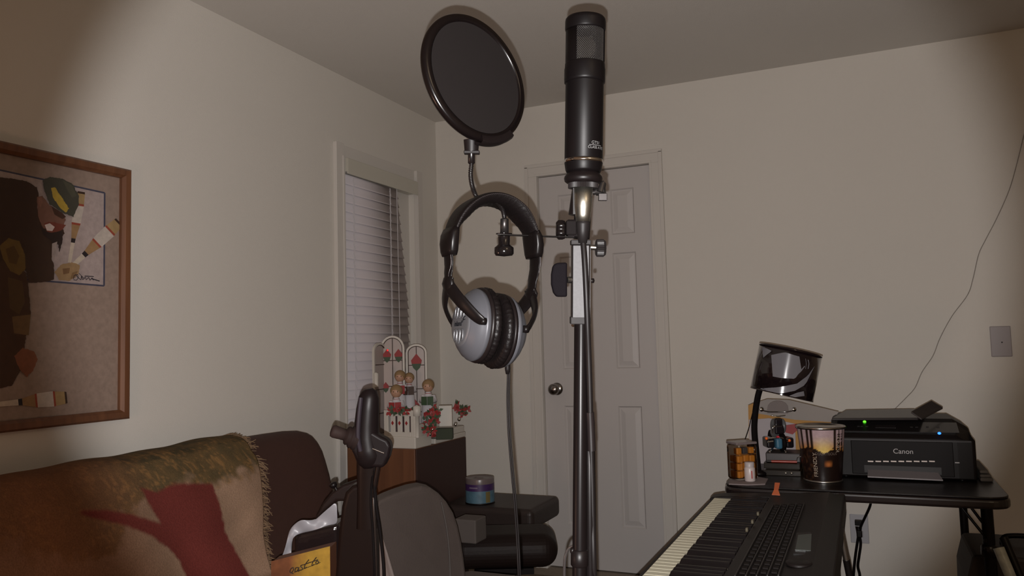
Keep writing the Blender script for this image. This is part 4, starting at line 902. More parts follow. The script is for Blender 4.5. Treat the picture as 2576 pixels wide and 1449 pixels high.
def patch(topE, botE, n_=14, nv=3):
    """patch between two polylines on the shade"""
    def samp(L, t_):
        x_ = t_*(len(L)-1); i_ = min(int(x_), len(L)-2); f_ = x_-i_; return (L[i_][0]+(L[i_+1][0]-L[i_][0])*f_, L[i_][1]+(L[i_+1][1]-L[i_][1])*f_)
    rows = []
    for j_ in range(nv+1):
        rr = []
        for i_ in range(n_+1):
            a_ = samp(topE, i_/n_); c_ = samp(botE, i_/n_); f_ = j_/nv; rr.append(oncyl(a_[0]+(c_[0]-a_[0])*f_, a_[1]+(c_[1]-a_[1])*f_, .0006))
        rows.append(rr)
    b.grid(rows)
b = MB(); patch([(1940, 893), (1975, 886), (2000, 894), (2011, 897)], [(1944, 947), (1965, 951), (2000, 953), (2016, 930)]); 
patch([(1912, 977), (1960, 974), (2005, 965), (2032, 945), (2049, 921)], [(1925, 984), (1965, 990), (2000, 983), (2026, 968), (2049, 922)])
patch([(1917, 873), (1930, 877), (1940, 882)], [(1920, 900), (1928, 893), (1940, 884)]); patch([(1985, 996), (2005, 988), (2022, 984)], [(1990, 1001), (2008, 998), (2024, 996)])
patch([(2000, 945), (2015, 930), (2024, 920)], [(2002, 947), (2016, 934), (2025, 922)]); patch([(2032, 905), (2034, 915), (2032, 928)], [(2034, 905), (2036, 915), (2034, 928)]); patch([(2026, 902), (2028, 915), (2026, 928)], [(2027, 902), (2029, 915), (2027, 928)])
b.build('pale_patches', mat('patch_grey', (.16, .16, .18), .15, coat=.4), shd, merge='keep')  # pale grey patches laid just over the drum surface

# envelopes and papers behind
eq = PL(1980, 1150, 2, TZ); yb = -.84
def sheet(name, pxs, yy, col, label, cat, th=.003, dy=.0):
    pts_ = [PL(u, v, 1, yy) for u, v in pxs]; pts_ = [q+Y*(q.z-TZ)*dy for q in pts_]; b = MB(); b.prism(pts_, Y*th)
    return tag(b.build(name, col, org=pts_[0]), label, cat)
sheet('white_envelope', [(1905, 1012), (1930, 1004), (1985, 1006), (2110, 1036), (2092, 1062), (2000, 1056), (1905, 1040), (1905, 1235), (1900, 1235)][:7], -.86, mat('paper_grey', (.26, .23, .21), .7), 'pale grey envelope leaning behind the toy motorcycle, topmost sheet', 'envelope', dy=0)
sheet('manila_envelope', [(1882, 1020), (1905, 1010), (1930, 1010), (2100, 1060), (2098, 1190), (1886, 1190)], -.845, mat('manila', (.40, .20, .045), .7), 'yellow manila envelope standing behind the lamp stem on the card table', 'envelope')
sheet('letter_papers', [(1884, 1056), (1935, 1052), (2000, 1066), (2004, 1195), (1886, 1195)], -.865, mat('paper_white', (.36, .32, .33), .7), 'upright white letters in front of the manila envelope', 'papers')
sheet('red_card', [(1975, 1070), (2004, 1066), (2006, 1082), (1994, 1093), (1976, 1088)], -.88, mat('card_red', (.24, .02, .02), .6), 'small red card tucked between toy motorcycle and printed tin', 'card')

# ================================================================== KEYBOARD
KX0, KX1, KY1 = 1.735, 2.098, -1.46; KZ = .665; KN = -2.62
kb = thing('synthesizer_keyboard', (1.9, -2.1, .60), 'long black synthesizer keyboard with sliders on a stand at the lower right', 'keyboard')
M_kb = mat('synth_black', (.0085, .0062, .006), .5, bump=.15, bscale=200, spec=.2)
b = MB()
b.bb((KX0, KN, .615), (KX1-.055, KY1, .668)); b.bb((KX1-.055, KN, .655), (KX1, KY1, .668)); b.bb((KX0, KN, .668), (KX0+.012, KY1, .690)); b.prism([(KX0, KY1-.060, .668), (KX0, KY1-.060, .694), (KX0+.03, KY1-.060, .700), (1.905, KY1-.060, .708), (KX1, KY1-.060, .712), (KX1, KY1-.060, .668)], Y*.060); b.bb((KX0, KN, .668), (KX1, KN+.12, .716))
b.prism([(1.905, KN+.12, .668), (1.905, KN+.12, .712), (2.06, KN+.12, .728), (KX1, KN+.12, .716), (KX1, KN+.12, .668)], Y*(KY1-.060-KN-.12)); b.build('body', M_kb, kb, bevel=.004)
WW = .0236; wk0 = KY1-.062
M_wk = mat('key_ivory', (.64, .62, .48), .4); M_bk = mat('key_black', (.0060, .0038, .0038), .35, spec=.12)
nW = 40; base = None; bbase = None
for i in range(nW):
    y1 = wk0-i*WW; y0 = y1-WW+.0009
    if base is None:
        b = MB(); b.bb((KX0+.014, y0, .672), (1.902, y1, .696)); base = b.build('white_key', M_wk, kb, bevel=.0015, seg=2)
    else:
        o = base.copy(); C.objects.link(o); o.parent = kb; o.location = base.location+Vector((0, -i*WW, 0))
    if (i % 7) not in (0, 3):
        yc = y1
        if bbase is None:
            b = MB(); x0 = KX0+.064; b.prism([(x0, yc-.006, .695), (x0+.006, yc-.0055, .708), (1.902, yc-.0055, .708), (1.902, yc-.006, .695)], Y*.0115); bbase = b.build('black_key', M_bk, kb, bevel=.0015, seg=2); bi = i
        else:
            o = bbase.copy(); C.objects.link(o); o.parent = kb; o.location = bbase.location+Vector((0, -(i-bi)*WW, 0))
# sliders and buttons
def kpt(u, v): return PL(u, v, 2, .722)
btn = None; M_btn = mat('button_grey', (.0095, .0072, .0066), .6, spec=.1)
for r_ in range(4):
    for i in range(22):
        x_ = 1.940+r_*.019; y_ = -1.70-i*.030; z_ = .7155+(x_-1.905)*.103
        if btn is None:
            b = MB(); b.bb((x_-.0055, y_-.008, z_-.003), (x_+.0055, y_+.008, z_+.0008)); btn = b.build('button', M_btn, kb, bevel=.0012); bo_ = Vector((x_, y_, z_))
        else: o = btn.copy(); C.objects.link(o); o.parent = kb; o.location = btn.location+Vector((x_, y_, z_))-bo_
b = MB()
for r_ in range(5): x_ = 1.9305+r_*.019; b.bb((x_-.0012, -2.36, .713+(x_-1.905)*.103), (x_+.0012, -1.69, .7175+(x_-1.905)*.103))
b.build('panel_ridge', mat('ridge_grey', (.013, .010, .009), .5), kb)
for i in range(3):
    q = kpt(1907-i*14, 1292+i*20); b = MB(); b.box(Vector((q.x, q.y, .722)), (.006, .014, .009)); b.build('slider_cap', mat('slider_olive', (.09, .078, .05), .5), kb, bevel=.002)
lc = [kpt(u, v) for u, v in ((2008, 1352), (2042, 1349), (2040, 1392), (2001, 1390))]
b = MB(); b.prism([kpt(2004, 1345)+Z*.001, kpt(2048, 1343)+Z*.001, kpt(2046, 1400)+Z*.001, kpt(1996, 1398)+Z*.001], Z*.003); b.build('screen_bezel', M_blackg, kb)
b = MB(); b.prism([q+Z*.0045 for q in lc], Z*.001); b.build('screen', mat('lcd_grey', (.055, .068, .062), .3), kb)
b = MB(); b.lathe(Vector((2.035, -2.27, .725)), Z, [(0, .024), (.004, .024), (.006, .020), (.006, 0)], 28); b.build('data_wheel', M_kb, kb)
for i in range(30):
    pass
b = MB()
for i in range(34): b.box((1.95+i*.004, KY1-.070, .716+i*.0003), (.0015, .006, .002))
b.build('vent_slots', mat('vent_dark', (.004, .004, .004), .6), kb)
# sticky tag
tgp = PL(1953, 1247, 2, .716); b = MB(); e1 = (VR*.5+VF*.85).normalized(); e2 = Z.cross(e1)
b.prism([tgp+Z*.001-e2*.010, tgp+Z*.001+e2*.012, tgp+Z*.012+e1*.010+e2*.008, tgp+Z*.028+e1*.034+e2*.010, tgp+Z*.028+e1*.034-e2*.004, tgp+Z*.012+e1*.010-e2*.004], Z*.002)
tag(b.build('orange_clip', mat('orange_plastic', (.36, .085, .03), .5), org=tgp), 'small orange clip lying on the far end of the synthesizer', 'clip')
# stand
ks = thing('keyboard_stand', (1.93, -2.05, 0), 'black tubular keyboard stand with silver strut under the synthesizer', 'stand')
for y_ in (-1.62, -2.42):
    b = MB(); b.tube([(1.78, y_, .604), (2.08, y_, .604)], .0105, 10); b.build('crossbar', M_black, ks)
    b = MB(); b.tube([(1.80, y_, .60), (1.80, y_, .012)], .0105, 10); b.tube([(2.07, y_, .60), (2.07, y_, .012)], .0105, 10); b.tube([(1.72, y_, .012), (2.14, y_, .012)], .012, 10); b.build('leg', M_black, ks)
b = MB(); b.tube([(1.80, -1.62, .30), (1.80, -2.42, .30)], .0105, 10); b.build('stretcher', M_black, ks)
D4 = 1.93
a_, c_ = P(2112, 1322, D4), P(2129, 1408, D4); e_ = c_+(c_-a_)*.9
b = MB(); b.tube([a_, c_], .0075, 12); lab(b.build('silver_strut', M_steel, ks), 'bright silver section of strut')
b = MB(); b.tube([c_, e_, Vector((e_.x+.01, e_.y-.02, .30)), Vector((2.07, -1.62, .05))], .0085, 12); b.build('lower_strut', M_black, ks)
b = MB(); b.tube([a_-VR*.028+Z*.006, a_+VR*.006+Z*.004], .006, 10); b.tube([a_-VR*.028+Z*.006, Vector((2.07, -1.62, .60))], .006, 8); b.build('brass_bracket', mat('brass', (.42, .35, .22), .25, metal=1), ks)

# power cords below the table
cd_ = MB()
cd_.tube(smooth_path([P(2193, 1250, 3.0), P(2188, 1275, 3.05), P(2172, 1310, 3.2), P(2163, 1330, 3.30)]), .005, 8)
cd_.tube(smooth_path([P(2163, 1330, 3.30), P(2160, 1345, 3.30), P(2156, 1370, 3.28), P(2151, 1405, 3.25), P(2147, 1449, 3.2), P(2146, 1490, 3.2)]), .0055, 8)
cd_.tube(smooth_path([P(2158, 1335, 3.31), P(2165, 1365, 3.29), P(2161, 1400, 3.27), P(2158, 1425, 3.24), P(2163, 1450, 3.22), P(2160, 1490, 3.2)]), .0055, 8)
pc = cd_.build('extension_cord', M_blackm, org=P(2163, 1330, 3.30)); tag(pc, 'bundled black power cords dropping from the table to the outlet', 'cord')
b = MB(); b.box(P(2160, 1315, 3.33)+Z*.0, (.030, .03, .020), (X, Y, Z)); b.tube([P(2160, 1325, 3.31), P(2161, 1350, 3.30)], [.014, .008], 10); b.build('plug', M_black, pc, bevel=.003)
b = MB(); b.box(P(2162, 1343, 3.29), (.022, .02, .028), (X, Y, Z)); b.build('cord_tie', M_black, pc, bevel=.004)

# equipment at lower right
q0 = Vector((2.41, -1.18, 0)); eq_ = thing('equipment_case', (2.62, -1.05, 0), 'dark soft equipment case on the floor right of the table leg', 'case')
b = MB(); b.prism([(2.395, -1.19, .0), (2.84, -1.19, .0), (2.83, -1.19, .50), (2.52, -1.19, .507), (2.425, -1.19, .505), (2.405, -1.19, .43)], Y*.30); b.build('case_body', mat('case_brown', (.020, .013, .012), .6), eq_, bevel=.01)
b = MB(); b.tube(smooth_path([(2.52, -1.03, .50), (2.53, -1.03, .53), (2.60, -1.03, .535), (2.66, -1.03, .53), (2.67, -1.03, .50)]), .008, 8); b.build('handle', M_black, eq_)
a_ = P(2524, 1352, 1.98); c_ = P(2576, 1475, 1.93); dv = (c_-a_).normalized(); foot = a_+dv*((-a_.z)/dv.z)
po = thing('taped_pole', foot, 'black pole wrapped in silver duct tape leaning at the lower right corner', 'pole')
b = MB(); b.tube([a_, a_+dv*.03, foot], [(.010), .0105, .010], 14); b.build('pole_tube', M_black, po)
b = MB(); p1_ = P(2512, 1378, 1.95); b.tube([p1_, p1_+dv*.02, p1_+dv*.45], .0125, 14); b.build('silver_wrap', mat('duct_tape', (.36, .38, .34), .35, var=.5, scale=45, bump=.8, bscale=60), po)

# ================================================================== MICROPHONE, STAND
M_mic = mat('mic_body', (.0030, .0022, .0023), .42, spec=.13)
D = .96; S = D/FPX
mB = P(1467, 472, D); mT = P(1473, 40, D); ma = (mT-mB).normalized(); L = (mT-mB).length
micR = (CR-ma*CR.dot(ma)).normalized(); micF = -ma.cross(micR)   # micF points away from or to camera
if micF.dot(CF) > 0: micF = -micF
mic = thing('condenser_microphone', mB, 'black cylindrical studio condenser microphone with mesh grille on the stand', 'microphone')
def t(v): return (472-v)*S*L/(432*S)
b = MB()
b.lathe(mB, ma, [(t(402), .0), (t(402), 47*S), (t(402)+.001, 48*S), (t(206), 48*S)], 64)
b.lathe(mB, ma, [(t(434), 0), (t(434), 43*S), (t(428), 45.5*S), (t(412), 48*S), (t(408), 48*S)], 64)
body = b.build('body', M_mic, mic)
b = MB(); b.lathe(mB, ma, [(t(209), 47*S), (t(209), 51*S), (t(201), 51.5*S), (t(176), 51.5*S), (t(172), 50.5*S), (t(162), 50*S), (t(160), 49*S), (t(160), 30*S)], 64)
b.lathe(mB, ma, [(t(78), 44*S), (t(78), 50*S), (t(74), 51*S), (t(56), 51*S), (t(50), 50*S), (t(45), 46*S), (t(42), 38*S), (t(41), 0)], 64); 
for s_ in (0, math.pi):
    b.lathe(mB, ma, [(t(162), 49.2*S), (t(76), 49.2*S), (t(76), 45*S), (t(162), 45*S), (t(162), 49.2*S)], 14, ref=micR, a0=math.pi+.436-.61+s_, a1=math.pi+.436+.61+s_)
gr_ = b.build('grille_frame', M_mic, mic)
b = MB(); Nh = 56; R_ = 46*S
for k_ in range(Nh):
    for s_ in (-1, 1):
        pts_ = []
        for i_ in range(11):
            f_ = i_/10; a_ = 2*math.pi*k_/Nh+s_*f_*1.55; pts_.append(mB+ma*(t(160)+(t(78)-t(160))*f_)+(micR*math.cos(a_)+micF*math.sin(a_))*R_)
        b.tube(pts_, .00034, 4, caps=False)
b.build('wire_mesh', mat('mesh_metal', (.018, .015, .0135), .5, metal=.3), gr_)
b = MB(); b.lathe(mB+ma*t(120)-micF*.004, micF, [(0, 0), (0, .0125), (.002, .0135), (.006, .0135), (.008, .0125), (.008, 0)], 32); b.tube([mB+ma*t(120), mB+ma*t(160)], .004, 8); b.build('capsule', mat('capsule_brass', (.010, .008, .006), .8, spec=.1), mic)
b = MB(); b.lathe(mB, ma, [(t(410), 46*S), (t(410), 48.6*S), (t(402), 48.6*S), (t(402), 46*S)], 64); b.build('silver_ring', M_chrome, mic)
wrp = lambda c: mB+ma*(t(373)+c.y)+(micF*math.cos((c.x+.0135)/(48*S))+micR*math.sin((c.x+.0135)/(48*S)))*(48*S+.00015)
M_mlet = mat('mic_lettering', (.16, .16, .16), .6)
text('model_lettering', 'GT51', mB, micR, ma, .0052, M_mlet, mic, depth=0, warp=lambda c: wrp(c+Vector((0, .0034, 0))))
text('class_lettering', 'CLASS A FET', mB, micR, ma, .0045, M_mlet, mic, depth=0, warp=lambda c: wrp(c+Vector((.002, -.0022, 0))))
b = MB(); b.grid([[wrp(Vector((x_*.001-.009, y_, 0))) for x_ in range(19)] for y_ in (.0004, .0009)]); b.build('lettering_bar', M_mlet, mic, merge='keep')
b = MB(); b.lathe(mB, ma, [(t(462), 30*S), (t(461), 42*S), (t(457), 47*S), (t(450), 48.5*S), (t(444), 47*S), (t(440), 43*S), (t(434), 41*S), (t(432), 30*S)], 48); b.build('base_collar', M_black, mic)

stn = thing('microphone_stand', Vector((P(1459, 1449, .97).x, P(1459, 1449, .97).y, 0)), 'black microphone stand with silver clutch block in the centre foreground', 'microphone stand')
b = MB(); N_ = 60; vs = []; fs = []
for (t_) in (t(474), t(461)):
    for k_ in range(N_*2):
        a_ = math.pi*k_/N_; r_ = (38 if k_ % 2 else 36.6)*S; vs.append(mB+ma*t_+(micR*math.cos(a_)+micF*math.sin(a_))*r_)
n2 = N_*2; b.add(vs, [(k_, (k_+1) % n2, n2+(k_+1) % n2, n2+k_) for k_ in range(n2)]+[tuple(range(n2)), tuple(range(n2, 2*n2))]); b.build('knurled_ring', mat('dark_ring', (.010, .008, .008), .4, spec=.3), stn)
# swivel bracket behind the connector
bk0 = mB+CF*.016
b = MB(); b.tube([bk0+ma*t(474), bk0+ma*t(540)-CR*.004], (.0125), 18); b.box(P(1447, 505, D+.004), (.006, .012, .034), (CR, CF, CU)); b.build('swivel_mount', M_black, stn)
b = MB(); b.tube([P(1492, 484, D+.012), P(1505, 482, D+.010)], .0035, 10); b.tube([P(1500, 482, D+.010), P(1522, 480, D+.006)], .0052, 14)
b.tube([P(1511, 484, D+.004), P(1517, 462, D+.006), P(1521, 458, D+.006)], [(.0055, .004), (.0045, .003), (.003, .002)], 10); b.box(P(1516, 496, D+.002), (.0105, .006, .009), (CR, CF, CU)); b.build('wing_screw', M_gun, stn, bevel=.001)
b = MB(); b.tube([P(1466, 535, D+.020), P(1462, 600, D+.018)], .0105, 18); b.box(P(1445, 575, D+.014), (.018, .018, .021), (CR, CF, CU)); b.build('upper_tube', M_blackm, stn, bevel=.001)
# clutch block
cT, cBt = P(1462, 603, D+.004), P(1461, 815, D+.004); ca_ = (cT-cBt).normalized(); Lc = (cT-cBt).length; cr_ = (CR-ca_*CR.dot(ca_)).normalized(); cf_ = ca_.cross(cr_)
cr2 = cr_.copy()
cf2 = ca_.cross(cr2); cm = (cT+cBt)/2+CF*.01
if cf2.dot(CF) < 0: cf2 = -cf2
b = MB(); b.box(cm, (.0225, .018, Lc-.012), (cr2, cf2, ca_)); b.build('clutch_block', M_blackg, stn, bevel=.0015)
b = MB(); b.box(cm-cf2*.0092, (.0195, .0012, Lc-.014), (cr2, cf2, ca_)); b.box(cm+cr2*.0115, (.0012, .013, Lc-.016), (cr2, cf2, ca_)); b.build('silver_face', mat('brushed_alu', (.060, .058, .060), .6, metal=.2, var=.25, scale=350), stn, bevel=.0004)
b = MB(); b.box(cm+ca_*(Lc/2-.003), (.0245, .020, .006), (cr2, cf2, ca_)); b.box(cm-ca_*(Lc/2-.004), (.0245, .020, .009), (cr2, cf2, ca_)); b.build('clutch_cap', mat('cap_metal', (.016, .014, .014), .6, spec=.2), stn, bevel=.001)
b = MB()
for s_ in (-1, 1): b.lathe(cm-ca_*(Lc/2)+cr2*s_*.009-cf2*.006, -ca_, [(0, .0022), (.003, .0022), (.004, 0)], 10)
b.build('rivet', M_chrome, stn)
# left wing knob
b = MB(); kl = P(1409, 703, D+.006); pr_ = [(1387, 690), (1391, 668), (1400, 661), (1427, 660), (1427, 747), (1400, 747), (1392, 736), (1387, 715)]
b.prism([P(u, v, D-.002) for u, v in pr_], CF*.015); b.build('wing_knob', mat('knob_black', (.0045, .0035, .0045), .7, spec=.03), stn, bevel=.0025, seg=3)
b = MB(); b.tube([P(1425, 704, D+.006), P(1440, 704, D+.010)], .0042, 12); b.build('knob_shaft', M_steel, stn)
b = MB(); b.tube([P(1486, 622, D+.010), P(1502, 623, D+.010)], .0035, 12); b.build('knob_shaft', M_steel, stn)
# right knurled knob
o_ = P(1498, 624, D+.010); dx = CR; vs = []; nk = 30
for (tt_, rr) in ((0, .0085), (.0015, .0108), (.0095, .0110), (.0125, .0085)):
    for k_ in range(nk*2):
        a_ = math.pi*k_/nk; r_ = rr*(1 if k_ % 2 else .93) if tt_ not in (0,) else rr; vs.append(o_+dx*tt_+(CU*math.cos(a_)+CF*math.sin(a_))*r_)
n2 = nk*2; b = MB(); b.add(vs, [(j_*n2+k_, j_*n2+(k_+1) % n2, (j_+1)*n2+(k_+1) % n2, (j_+1)*n2+k_) for j_ in range(3) for k_ in range(n2)]+[tuple(range(n2)), tuple(range(3*n2, 4*n2))])
b.build('knurled_knob', mat('knurl_grey', (.009, .0075, .0075), .4, spec=.3), stn)
b = MB(); b.lathe(P(1488, 706, D+.014), CR, [(0, .003), (.003, .003), (.004, 0)], 10); b.build('bolt_end', M_black, stn)
pt0, pt1 = P(1462, 812, D+.014), P(1458, 1449, D-.02); dv = (pt1-pt0).normalized(); pf_ = pt0+dv*((.10-pt0.z)/dv.z); 
b = MB(); b.tube([pt0, pt0+dv*.2, pf_], .0087, 28); b.build('pole', mat('pole_black', (.0045, .0032, .0032), .32, spec=.12), stn)
q = P(1438, 1386, D-.02); b = MB(); b.lathe(P(1458, 1395, D-.018), dv, [(-.006, .0088), (-.005, .0105), (.012, .0105), (.014, .0088)], 24); b.ell(P(1440, 1386, D-.02), (.003, .003, .004), seg=10, rg=8); b.build('pole_collar', M_black, stn)
for k_ in range(3):
    a_ = k_*2*math.pi/3+.9; b = MB(); d_ = Vector((math.cos(a_), math.sin(a_), 0)); fo_ = Vector((pf_.x, pf_.y, 0)); b.tube([fo_+Z*.16, fo_+d_*.15+Z*.06, fo_+d_*.28+Z*.012], .009, 10); b.ell(fo_+d_*.28+Z*.012, (.014, .014, .012)); b.build('leg', M_blackm, stn)
b = MB(); b.lathe(Vector((pf_.x, pf_.y, .08)), Z, [(0, .012), (0, .024), (.10, .024), (.10, .012)], 20); b.build('leg_hub', M_black, stn)

# mic cable with connector
mc = thing('microphone_cable', P(1467, 560, D-.004), 'black microphone cable with silver connector running down the stand', 'cable')
b = MB(); xo = mB-CF*.004; 
b.lathe(xo, -ma, [(0, 0), (0, 23.5*S), ((522-472)*S, 22*S), ((540-472)*S, 19.5*S), ((558-472)*S, 17.5*S), ((558-472)*S, 0)], 40); b.build('connector_barrel', mat('connector_nickel', (.42, .40, .35), .36, metal=1, var=.2, scale=500), mc)
b = MB(); b.lathe(xo-ma*((557-472)*S), -ma, [(0, 0), (0, 17*S), (.004, 17.5*S), (.012, 15*S), (.0265, 11*S), (.0270, 0)], 32); b.build('strain_relief', mat('boot_grey', (.0085, .007, .007), .5, spec=.2), mc)
cpth = [P(1467, 608, D-.004), P(1471, 660, D-.008), P(1475, 740, D-.010), P(1478, 820, D-.008), P(1481, 900, D-.004), P(1484, 1000, D-.002), P(1486, 1100, D-.002), P(1489, 1200, D-.004), P(1491, 1320, D-.008), P(1494, 1449, D-.012), P(1500, 1700, D+.02)]
cpth.append(Vector((cpth[-1].x+.03, cpth[-1].y+.05, .25))); cpth.append(Vector((cpth[-1].x+.10, cpth[-1].y+.10, .008)))
b = MB(); b.tube(smooth_path(cpth, 8), .0036, 12); b.build('cable_jacket', mat('cable_black', (.0065, .005, .005), .45, spec=.2), mc)
b = MB(); b.tube(smooth_path([P(1484, 1037, D-.002), P(1486, 1080, D-.002), P(1488, 1134, D-.003)], 5), .0052, 14); b.build('cable_sleeve', mat('sleeve', (.009, .0065, .0065), .4, spec=.2), mc)
# boom tube hanging beside the pole
bt0, bt1 = P(1482, 1042, D+.006), P(1485, 1449, D-.010); bdv = (bt1-bt0).normalized(); bte = bt0+bdv*((.35-bt0.z)/bdv.z)
b = MB(); b.tube([bt0, bt0+bdv*.01, bt0+bdv*.2, bte], [.0055, .0072, .0072, .0072], 20); b.build('boom_tube', mat('pole_black', (.0045, .0032, .0032), .32, spec=.12), stn)
b = MB(); b.tube([P(1452, 1390, D-.006), P(1490, 1390, D-.002)], .0052, 10); b.build('tube_clip', M_black, stn)
lc3 = MB(); l3 = [P(1446, 1374, D+.022), P(1436, 1376, D+.026), P(1427, 1386, D+.028), P(1422, 1402, D+.028), P(1420, 1425, D+.028), P(1420, 1460, D+.028)]; l3 += [Vector((l3[-1].x, l3[-1].y, l3[-1].z-d_)) for d_ in (.05, .15, .30, .50)]; l3.append(Vector((l3[-1].x+.01, l3[-1].y+.02, .15))); l3.append(Vector((l3[-1].x+.05, l3[-1].y+.1, .006)))
lc3.tube(smooth_path(l3), .0019, 10); tag(lc3.build('thin_cable', mat('cable_sheen', (.03, .026, .025), .2), org=l3[0]), 'thin black cable looping out left of the stand pole at the bottom', 'cable')

# ================================================================== POP FILTER
DP = .93; SP = DP/FPX
pc_ = P(1195, 198, DP); tl15 = math.radians(15)
maj = (-CU*math.cos(tl15)+CR*math.sin(tl15)); mnr = (CR*math.cos(tl15)+CU*math.sin(tl15)); an = math.radians(45.5)
pn = (-CF*math.cos(an)+mnr*math.sin(an)).normalized()
pop = thing('pop_filter', P(1462, 597, D), 'round black mesh pop filter on a gooseneck clamped to the stand', 'pop filter')
RP = 166*SP
b = MB(); b.lathe(pc_, pn, [(-.0045, RP-.0095), (-.0055, RP-.007), (-.005, RP-.001), (-.002, RP+.0006), (.002, RP+.0006), (.005, RP-.001), (.0055, RP-.007), (.0045, RP-.0095), (-.0045, RP-.0095)], 96, ref=maj); b.build('hoop', mat('hoop_black', (.0030, .0020, .0020), .22, spec=.3), pop)
b = MB(); b.lathe(pc_, pn, [(-.0028, 0), (-.0028, RP-.009)], 96); b.build('mesh_screen', mat('nylon_mesh', (.0095, .0078, .0076), .9, var=.12, scale=900, spec=.05), pop)
b = MB(); b.lathe(pc_, pn, [(.0028, 0), (.0028, RP-.009)], 96); b.build('back_screen', MATS['nylon_mesh'], pop)
# bracket
b = MB(); b.lathe(pc_, pn, [(-.0065, RP-.006), (-.0075, RP+.002), (-.003, RP+.0045), (.003, RP+.0045), (.0075, RP+.002), (.0065, RP-.006), (-.0065, RP-.006)], 24, ref=maj, a0=-.28, a1=.42)
stem0 = P(1186, 352, DP); b.tube([stem0, P(1186, 384, DP)], [(.0095, .007), (.0082, .006)], 12, flat=CR); b.box(P(1187, 384, DP), (.0185, .012, .0035), (CR, CF, CU)); b.build('hoop_bracket', M_black, pop, bevel=.0008)
goose = [P(1187, 380, DP), P(1186, 412, DP+.001), P(1184, 440, DP+.004), P(1188, 468, DP+.012), P(1198, 494, DP+.022), P(1214, 511, DP+.016), P(1230, 510, DP-.004), P(1246, 506, DP-.008), P(1260, 518, DP+.004), P(1267, 536, DP+.012), P(1269, 552, DP+.016)]
gp = smooth_path(goose, 10); rs = []; acc = 0
fine = []
for a_, c_ in zip(gp, gp[1:]):
    n_ = max(1, int((c_-a_).length/.00045)); fine += [a_.lerp(c_, k_/n_) for k_ in range(n_)]
rs = [.0027+.00035*math.sin(i_*1.6) for i_ in range(len(fine))]
b = MB(); b.tube(fine, rs, 10); b.build('gooseneck', mat('goose_black', (.005, .004, .004), .3, spec=.3), pop)
b = MB(); b.lathe(P(1186, 381, DP-.001), (P(1186, 420, DP)-P(1186, 381, DP)), [(0, .0042), (.014, .0042), (.0145, .003)], 20); b.build('neck_sleeve', M_blackg, pop)
DB = DP+.016
b = MB(); b.lathe(P(1269, 550, DB), -CU, [(0, .003), (0, .0044), (.001, .0050), (.0175, .0052), (.0175, .0030)], 24); b.build('neck_ferrule', M_gun, pop)
b = MB(); b.lathe(P(1268, 587, DB), -CU, [(0, .0098), (.0012, .0098), (.0012, .002)], 28); b.lathe(P(1268, 594, DB), -CU, [(0, .0072), (.010, .0072), (.012, .0095), (.014, .0118), (.021, .0118), (.0235, .010), (.0245, 0)], 28); b.build('lower_knob', mat('knob_gloss', (.004, .003, .003), .12, spec=.4), pop)
b = MB(); b.tube([P(1252, 590, DB), P(1300, 592, DB), P(1380, 595, D+.012), P(1442, 597, D+.016)], [(.008, .0012), (.006, .0012), (.0055, .0012), (.007, .0012)], 14, flat=CF); b.build('bar', M_gun, pop)
b = MB(); b.box(P(1436, 574, D+.014), (.013, .022, .018), (CR, CF, CU)); b.build('clamp', M_blackm, pop, bevel=.0015)
b = MB(); kk = P(1421, 578, D+.012); 
for (tt_, rr) in ((0, .0085),):
    vs = []
    for tz, rz_ in ((0, .9), (.003, 1), (.008, 1), (.011, .75)):
        for k_ in range(48): a_ = 2*math.pi*k_/48; vs.append(kk-CR*tz+(CU*math.cos(a_)+CF*math.sin(a_))*.0105*rz_*(1+.16*math.cos(6*a_)))
    b.add(vs, [(j_*48+k_, j_*48+(k_+1) % 48, (j_+1)*48+(k_+1) % 48, (j_+1)*48+k_) for j_ in range(3) for k_ in range(48)]+[tuple(range(48)), tuple(range(144, 192))], 0, True)
b.build('star_knob', M_blackg, pop)

# ================================================================== HEADPHONES
DH = .925; SH = DH/FPX; th = math.radians(27)
U = (VR*math.cos(th)+VF*math.sin(th)); W = (VR*math.sin(th)-VF*math.cos(th)); V = Z.copy()
O = P(1241, 700, DH)
def hp(u, v, w=0): return O+U*u*1.035+V*v+W*w
hph = thing('headphones', hp(0, -.105), 'silver and black over-ear headphones hanging from the pop filter gooseneck', 'headphones')
M_pad = mat('leatherette', (.0036, .0026, .0026), .42, var=.1, bump=.22, bscale=420, spec=.12); M_hb = mat('band_black', (.0034, .0025, .0025), .36, spec=.12)
# headband arch
def arch_pt(a, aa, bb, v0=.034): return aa*math.cos(a), v0+bb*math.sin(a)
b = MB(); rows = []
NA = 60
for i_ in range(NA+1):
    a = math.radians(14+152*i_/NA); cu_, cv_ = arch_pt(a, .0535, .0625); nu, nv = math.cos(a)/.0535, math.sin(a)/.0625; l_ = math.hypot(nu, nv); nu /= l_; nv /= l_
    f_ = i_/NA; ends = min(f_, 1-f_)*2; hw = .0170+.0058*min(1, ends*2.2); thk = .0024+.0008*min(1, ends*2.5); rr = []
    for k_ in range(24):
        q = 2*math.pi*k_/24; cw_, ct_ = math.cos(q), math.sin(q); e = .55
        w_ = hw*abs(cw_)**e*(1 if cw_ >= 0 else -1); h_ = thk*abs(ct_)**.8*(1 if ct_ >= 0 else -1)
        if h_ < 0: h_ = h_*(1.5+1.6*min(1, ends*3)*max(0, 1-abs(cw_)**3)+.10*math.sin(i_*2.1+k_)) 
        rr.append(hp(cu_+nu*h_, cv_+nv*h_, w_))
    rr.append(rr[0]); rows.append(rr)
b.grid(rows); b.poly(rows[0][:-1]); b.poly(rows[-1][:-1]); hb = b.build('headband', M_pad, hph, merge=True)
